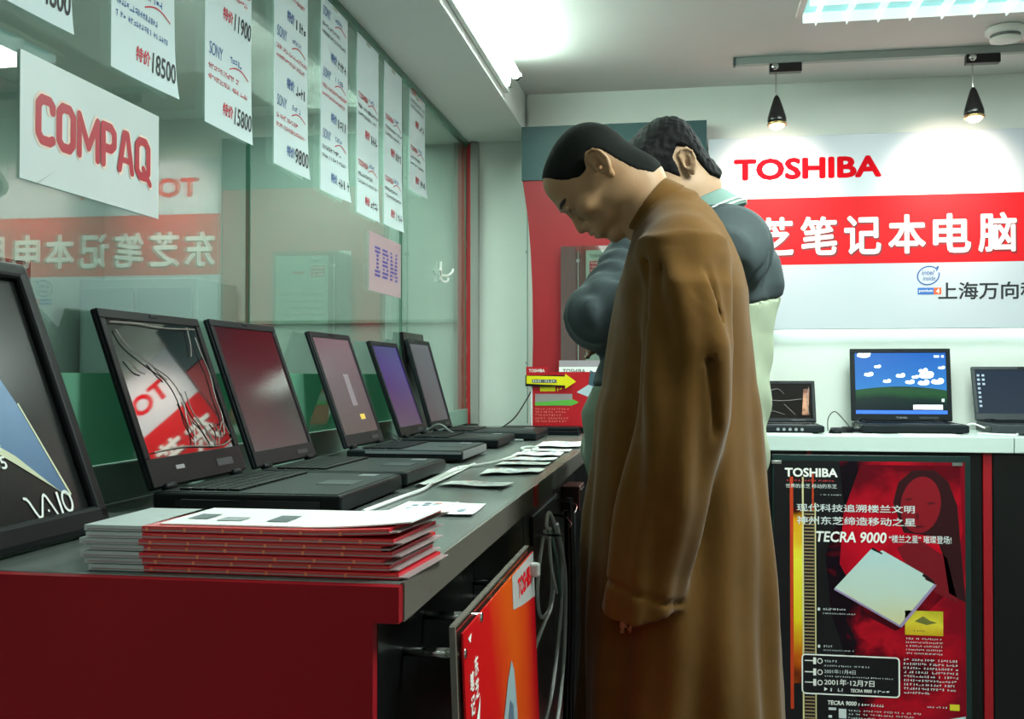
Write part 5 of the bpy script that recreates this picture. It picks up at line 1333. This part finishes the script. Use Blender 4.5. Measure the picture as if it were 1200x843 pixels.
SHR = (.10, 2.64, 1.46); ELR = (-.13, 2.66, 1.26); WRR = (-.18, 2.44, 1.28)
for s_, e_, w_ in ((SHL, ELL, WRL), (SHR, ELR, WRR)):
    V.cap(s_, e_, .050, .040, .03); V.cap(e_, w_, .040, .028, .02)
hand(V, WRL, (.35, .35, .85), (.8, .3, -.4), sg=1, size=.95, curl=.5)
hand(V, WRR, (-.5, -.9, .1), (.6, -.4, -.2), sg=-1, size=.95, curl=.5)
for sg in (-1, 1):
    V.cap((.05, 2.47 + sg * .085, .88), (.05, 2.47 + sg * .09, .42), .080, .056, .03); V.cap((.05, 2.47 + sg * .09, .42), (.07, 2.47 + sg * .09, ZF + .06), .052, .036, .02)
    V.cap((.07, 2.47 + sg * .09, ZF + .05), (-.08, 2.47 + sg * .10, ZF + .025), .036, .028, .02)
me, v_, q_ = V.mesh('body'); link('body', me, m_skin2, PX)
polyX = [(.2, .060), (.088, .062), (.070, .052), (.062, .030), (.044, .018), (.034, .000), (.022, -.018), (.016, .006), (.012, .034), (-.012, .046), (-.034, .022), (-.036, -.018), (-.040, -.060), (-.060, -.085), (-.2, -.095), (-.2, .22), (.2, .22)]
tf = lambda f, l, u: .013 * np.clip((u - .03) / .06, 0, 1) + .010 * np.clip((f - .02) / .05, 0, 1) * np.clip((u - .04) / .04, 0, 1) + .004 * np.clip(-f / .06, 0, 1)
hairshell('hair', OX, AX, NX, polyX, .003, m_hair, PX, tfun=tf, noise=.0016, brows=True)

xs = axis_pts(-.34, .34, [], .007, .007); ys = axis_pts(2.14, 2.80, [], .008, .008); zs = axis_pts(.80, 1.68, [], .0075, .0075)
J = Vol(xs, ys, zs)
jt = interp_z([(.84, -.008, .200, .215), (.90, -.012, .205, .215), (1.0, -.022, .215, .215), (1.10, -.020, .215, .21), (1.18, -.003, .203, .205), (1.28, .025, .180, .20), (1.39, .055, .174, .205), (1.45, .065, .160, .19), (1.51, .070, .125, .165), (1.55, .075, .090, .125), (1.585, .070, .058, .08)])
def jac(X, Y, Z):
    cx, rx, ry = jt(Z); a = np.arctan2(Y - 2.47, X - cx)
    f = .010 * np.sin(Z * 55 + 3 * np.sin(a * 2)) * sstep(1.35, 1.15, Z) * (.6 + .4 * np.sin(a * 3)) + .004 * np.sin(a * 9 + Z * 10)
    f = f + .004 * np.sin(Z * 40 + X * 30 + a * 4) * sstep(1.25, 1.4, Z)
    return np.maximum((np.sqrt(((X - cx) / rx) ** 2 + ((Y - 2.47) / ry) ** 2) - 1) * np.minimum(rx, ry) + f, np.maximum(Z - 1.575, .83 - Z))
J.put(jac, (-.25, 2.2, .8), (.26, 2.72, 1.6), .02)
def fcap(a, b, ra, rb, amp=.009, fr=95, k=.025):
    a = np.array(a, float); b = np.array(b, float); ba = b - a; L2 = ba @ ba; R_ = max(ra, rb) + amp
    def fn(X, Y, Z):
        h = ((X - a[0]) * ba[0] + (Y - a[1]) * ba[1] + (Z - a[2]) * ba[2]) / L2; hc = np.clip(h, 0, 1)
        w = amp * (1.0 - 1.8 * np.abs(np.sin(hc * fr * .5 * math.sqrt(L2) + 14 * (Z - a[2]) + 7 * X + 1.5 * np.sin(60 * Y))))
        return np.sqrt((X - a[0] - ba[0] * hc) ** 2 + (Y - a[1] - ba[1] * hc) ** 2 + (Z - a[2] - ba[2] * hc) ** 2) - (ra + (rb - ra) * hc) + w
    J.put(fn, np.minimum(a, b) - R_, np.maximum(a, b) + R_, k)
fcap(SHL, (-.03, 2.285, 1.36), .092, .074); fcap((-.03, 2.285, 1.36), ELL, .074, .068); fcap(ELL, np.array(WRL) - np.array((.0, -.0, .005)), .066, .046, .005, 90)
fcap(SHR, ELR, .088, .064); fcap(ELR, WRR, .062, .044)
# neck opening
J.cap((.060, 2.47, 1.50), (-.02, 2.47, 1.70), .056, .07, .006, 's')
X_, Y_, Z_ = J.grid((slice(None),) * 3)
gt = np.minimum((1.325 + .30 * (X_ - .09)) - Z_, np.maximum(X_ + .02, 1.16 - Z_)) + 0 * Y_
D0 = J.d.copy()
for nm, g, mm, lb in (('jacket_yoke', gt, mat('jacket_teal', (52, 64, 66), .8, var=.08, scale=20, bump=.1, bscale=500), 'grey teal upper part and sleeves'),
                      ('jacket_back', np.maximum(-gt, -(X_ + .02)), mat('jacket_cream', (158, 170, 146), .8, var=.05, scale=20, bump=.1, bscale=500), 'pale cream lower back'),
                      ('jacket_front', np.maximum(-gt, X_ + .02), mat('jacket_olive', (84, 98, 80), .8, var=.05, scale=20), 'olive grey lower front')):
    J.d = np.maximum(D0, g).astype(np.float32); me, v_, q_ = J.mesh(nm); link(nm, me, mm, PX, label=lb)
# collar with pale piping
def ringpts(c, n_, r, h, a0, a1, N=22, flare=0.0):
    n_ = np.array(n_, float); n_ /= np.linalg.norm(n_); e1 = np.array((0, 1.0, 0)); e2 = np.cross(n_, e1); out = []
    for i in range(N + 1):
        a = a0 + (a1 - a0) * i / N; out.append(tuple(np.array(c) + n_ * h + (e1 * math.cos(a) + e2 * math.sin(a)) * (r + flare)))
    return out
bm = bmesh.new(); rows = [ringpts((.060, 2.47, 1.548), (-.45, 0, .9), .066, h, 0, 2 * PI, 30, fl) for h, fl in ((.045, -.004), (.050, .0), (.046, .004), (.020, .020), (-.005, .034), (-.006, .028), (.010, .008))]
vr = [[bm.verts.new(p) for p in r_[:-1]] for r_ in rows]
for a, b in zip(vr, vr[1:]):
    for i in range(30): bm.faces.new((a[i], a[(i + 1) % 30], b[(i + 1) % 30], b[i]))
bmesh.ops.recalc_face_normals(bm, faces=bm.faces[:])
obj('collar', bm, mat('collar_teal', (112, 142, 134), .8), PX, smooth=True, label='paler teal collar')
m_pipe = mat('piping_white', (214, 222, 214), .7)
for h, fl in ((.002, .0335), (.012, .0275)):
    obj('collar_piping', tube(ringpts((.060, 2.47, 1.548), (-.45, 0, .9), .066, h, 0, 2 * PI, 34, fl), .0028, 6, 0), m_pipe, PX, smooth=True, label='white piping')
# trousers and shoes
T_ = Vol(axis_pts(-.2, .28, [], .010, .010), axis_pts(2.24, 2.70, [], .010, .010), axis_pts(ZF + .02, .92, [], .012, .012))
for sg in (-1, 1):
    T_.cap((.03, 2.47 + sg * .085, .84), (.05, 2.47 + sg * .09, .42), .118, .088, .03); T_.cap((.05, 2.47 + sg * .09, .42), (.07, 2.47 + sg * .09, ZF + .10), .086, .078, .03)
T_.put(lambda X, Y, Z: ZF + .05 - Z + 0 * X + 0 * Y, (-.2, 2.2, -.2), (.3, 2.8, ZF + .05), .004, 's')
me, v_, q_ = T_.mesh('trousers'); link('trousers', me, mat('trousers_olive', (82, 92, 80), .85, var=.06, scale=20), PX)
for sg in (-1, 1):
    S_ = Vol(axis_pts(-.16, .15, [], .007, .007), axis_pts(2.47 + sg * .095 - .07, 2.47 + sg * .095 + .07, [], .007, .007), axis_pts(ZF - .012, ZF + .14, [], .007, .007))
    S_.cap((.08, 2.47 + sg * .09, ZF + .05), (-.08, 2.47 + sg * .10, ZF + .032), .048, .040, .02)
    S_.put(lambda X, Y, Z: ZF + .003 - Z + 0 * X + 0 * Y, (-.2, 2.2, ZF - .05), (.2, 2.8, ZF + .003), .004, 's')
    me, v_, q_ = S_.mesh('shoe'); link('shoe', me, mat('leather_shoe', (20, 18, 18), .4), PX)

for o_ in (PX,):
    o_.scale = (1.012, 1.012, 1.012); o_.location.y += .06
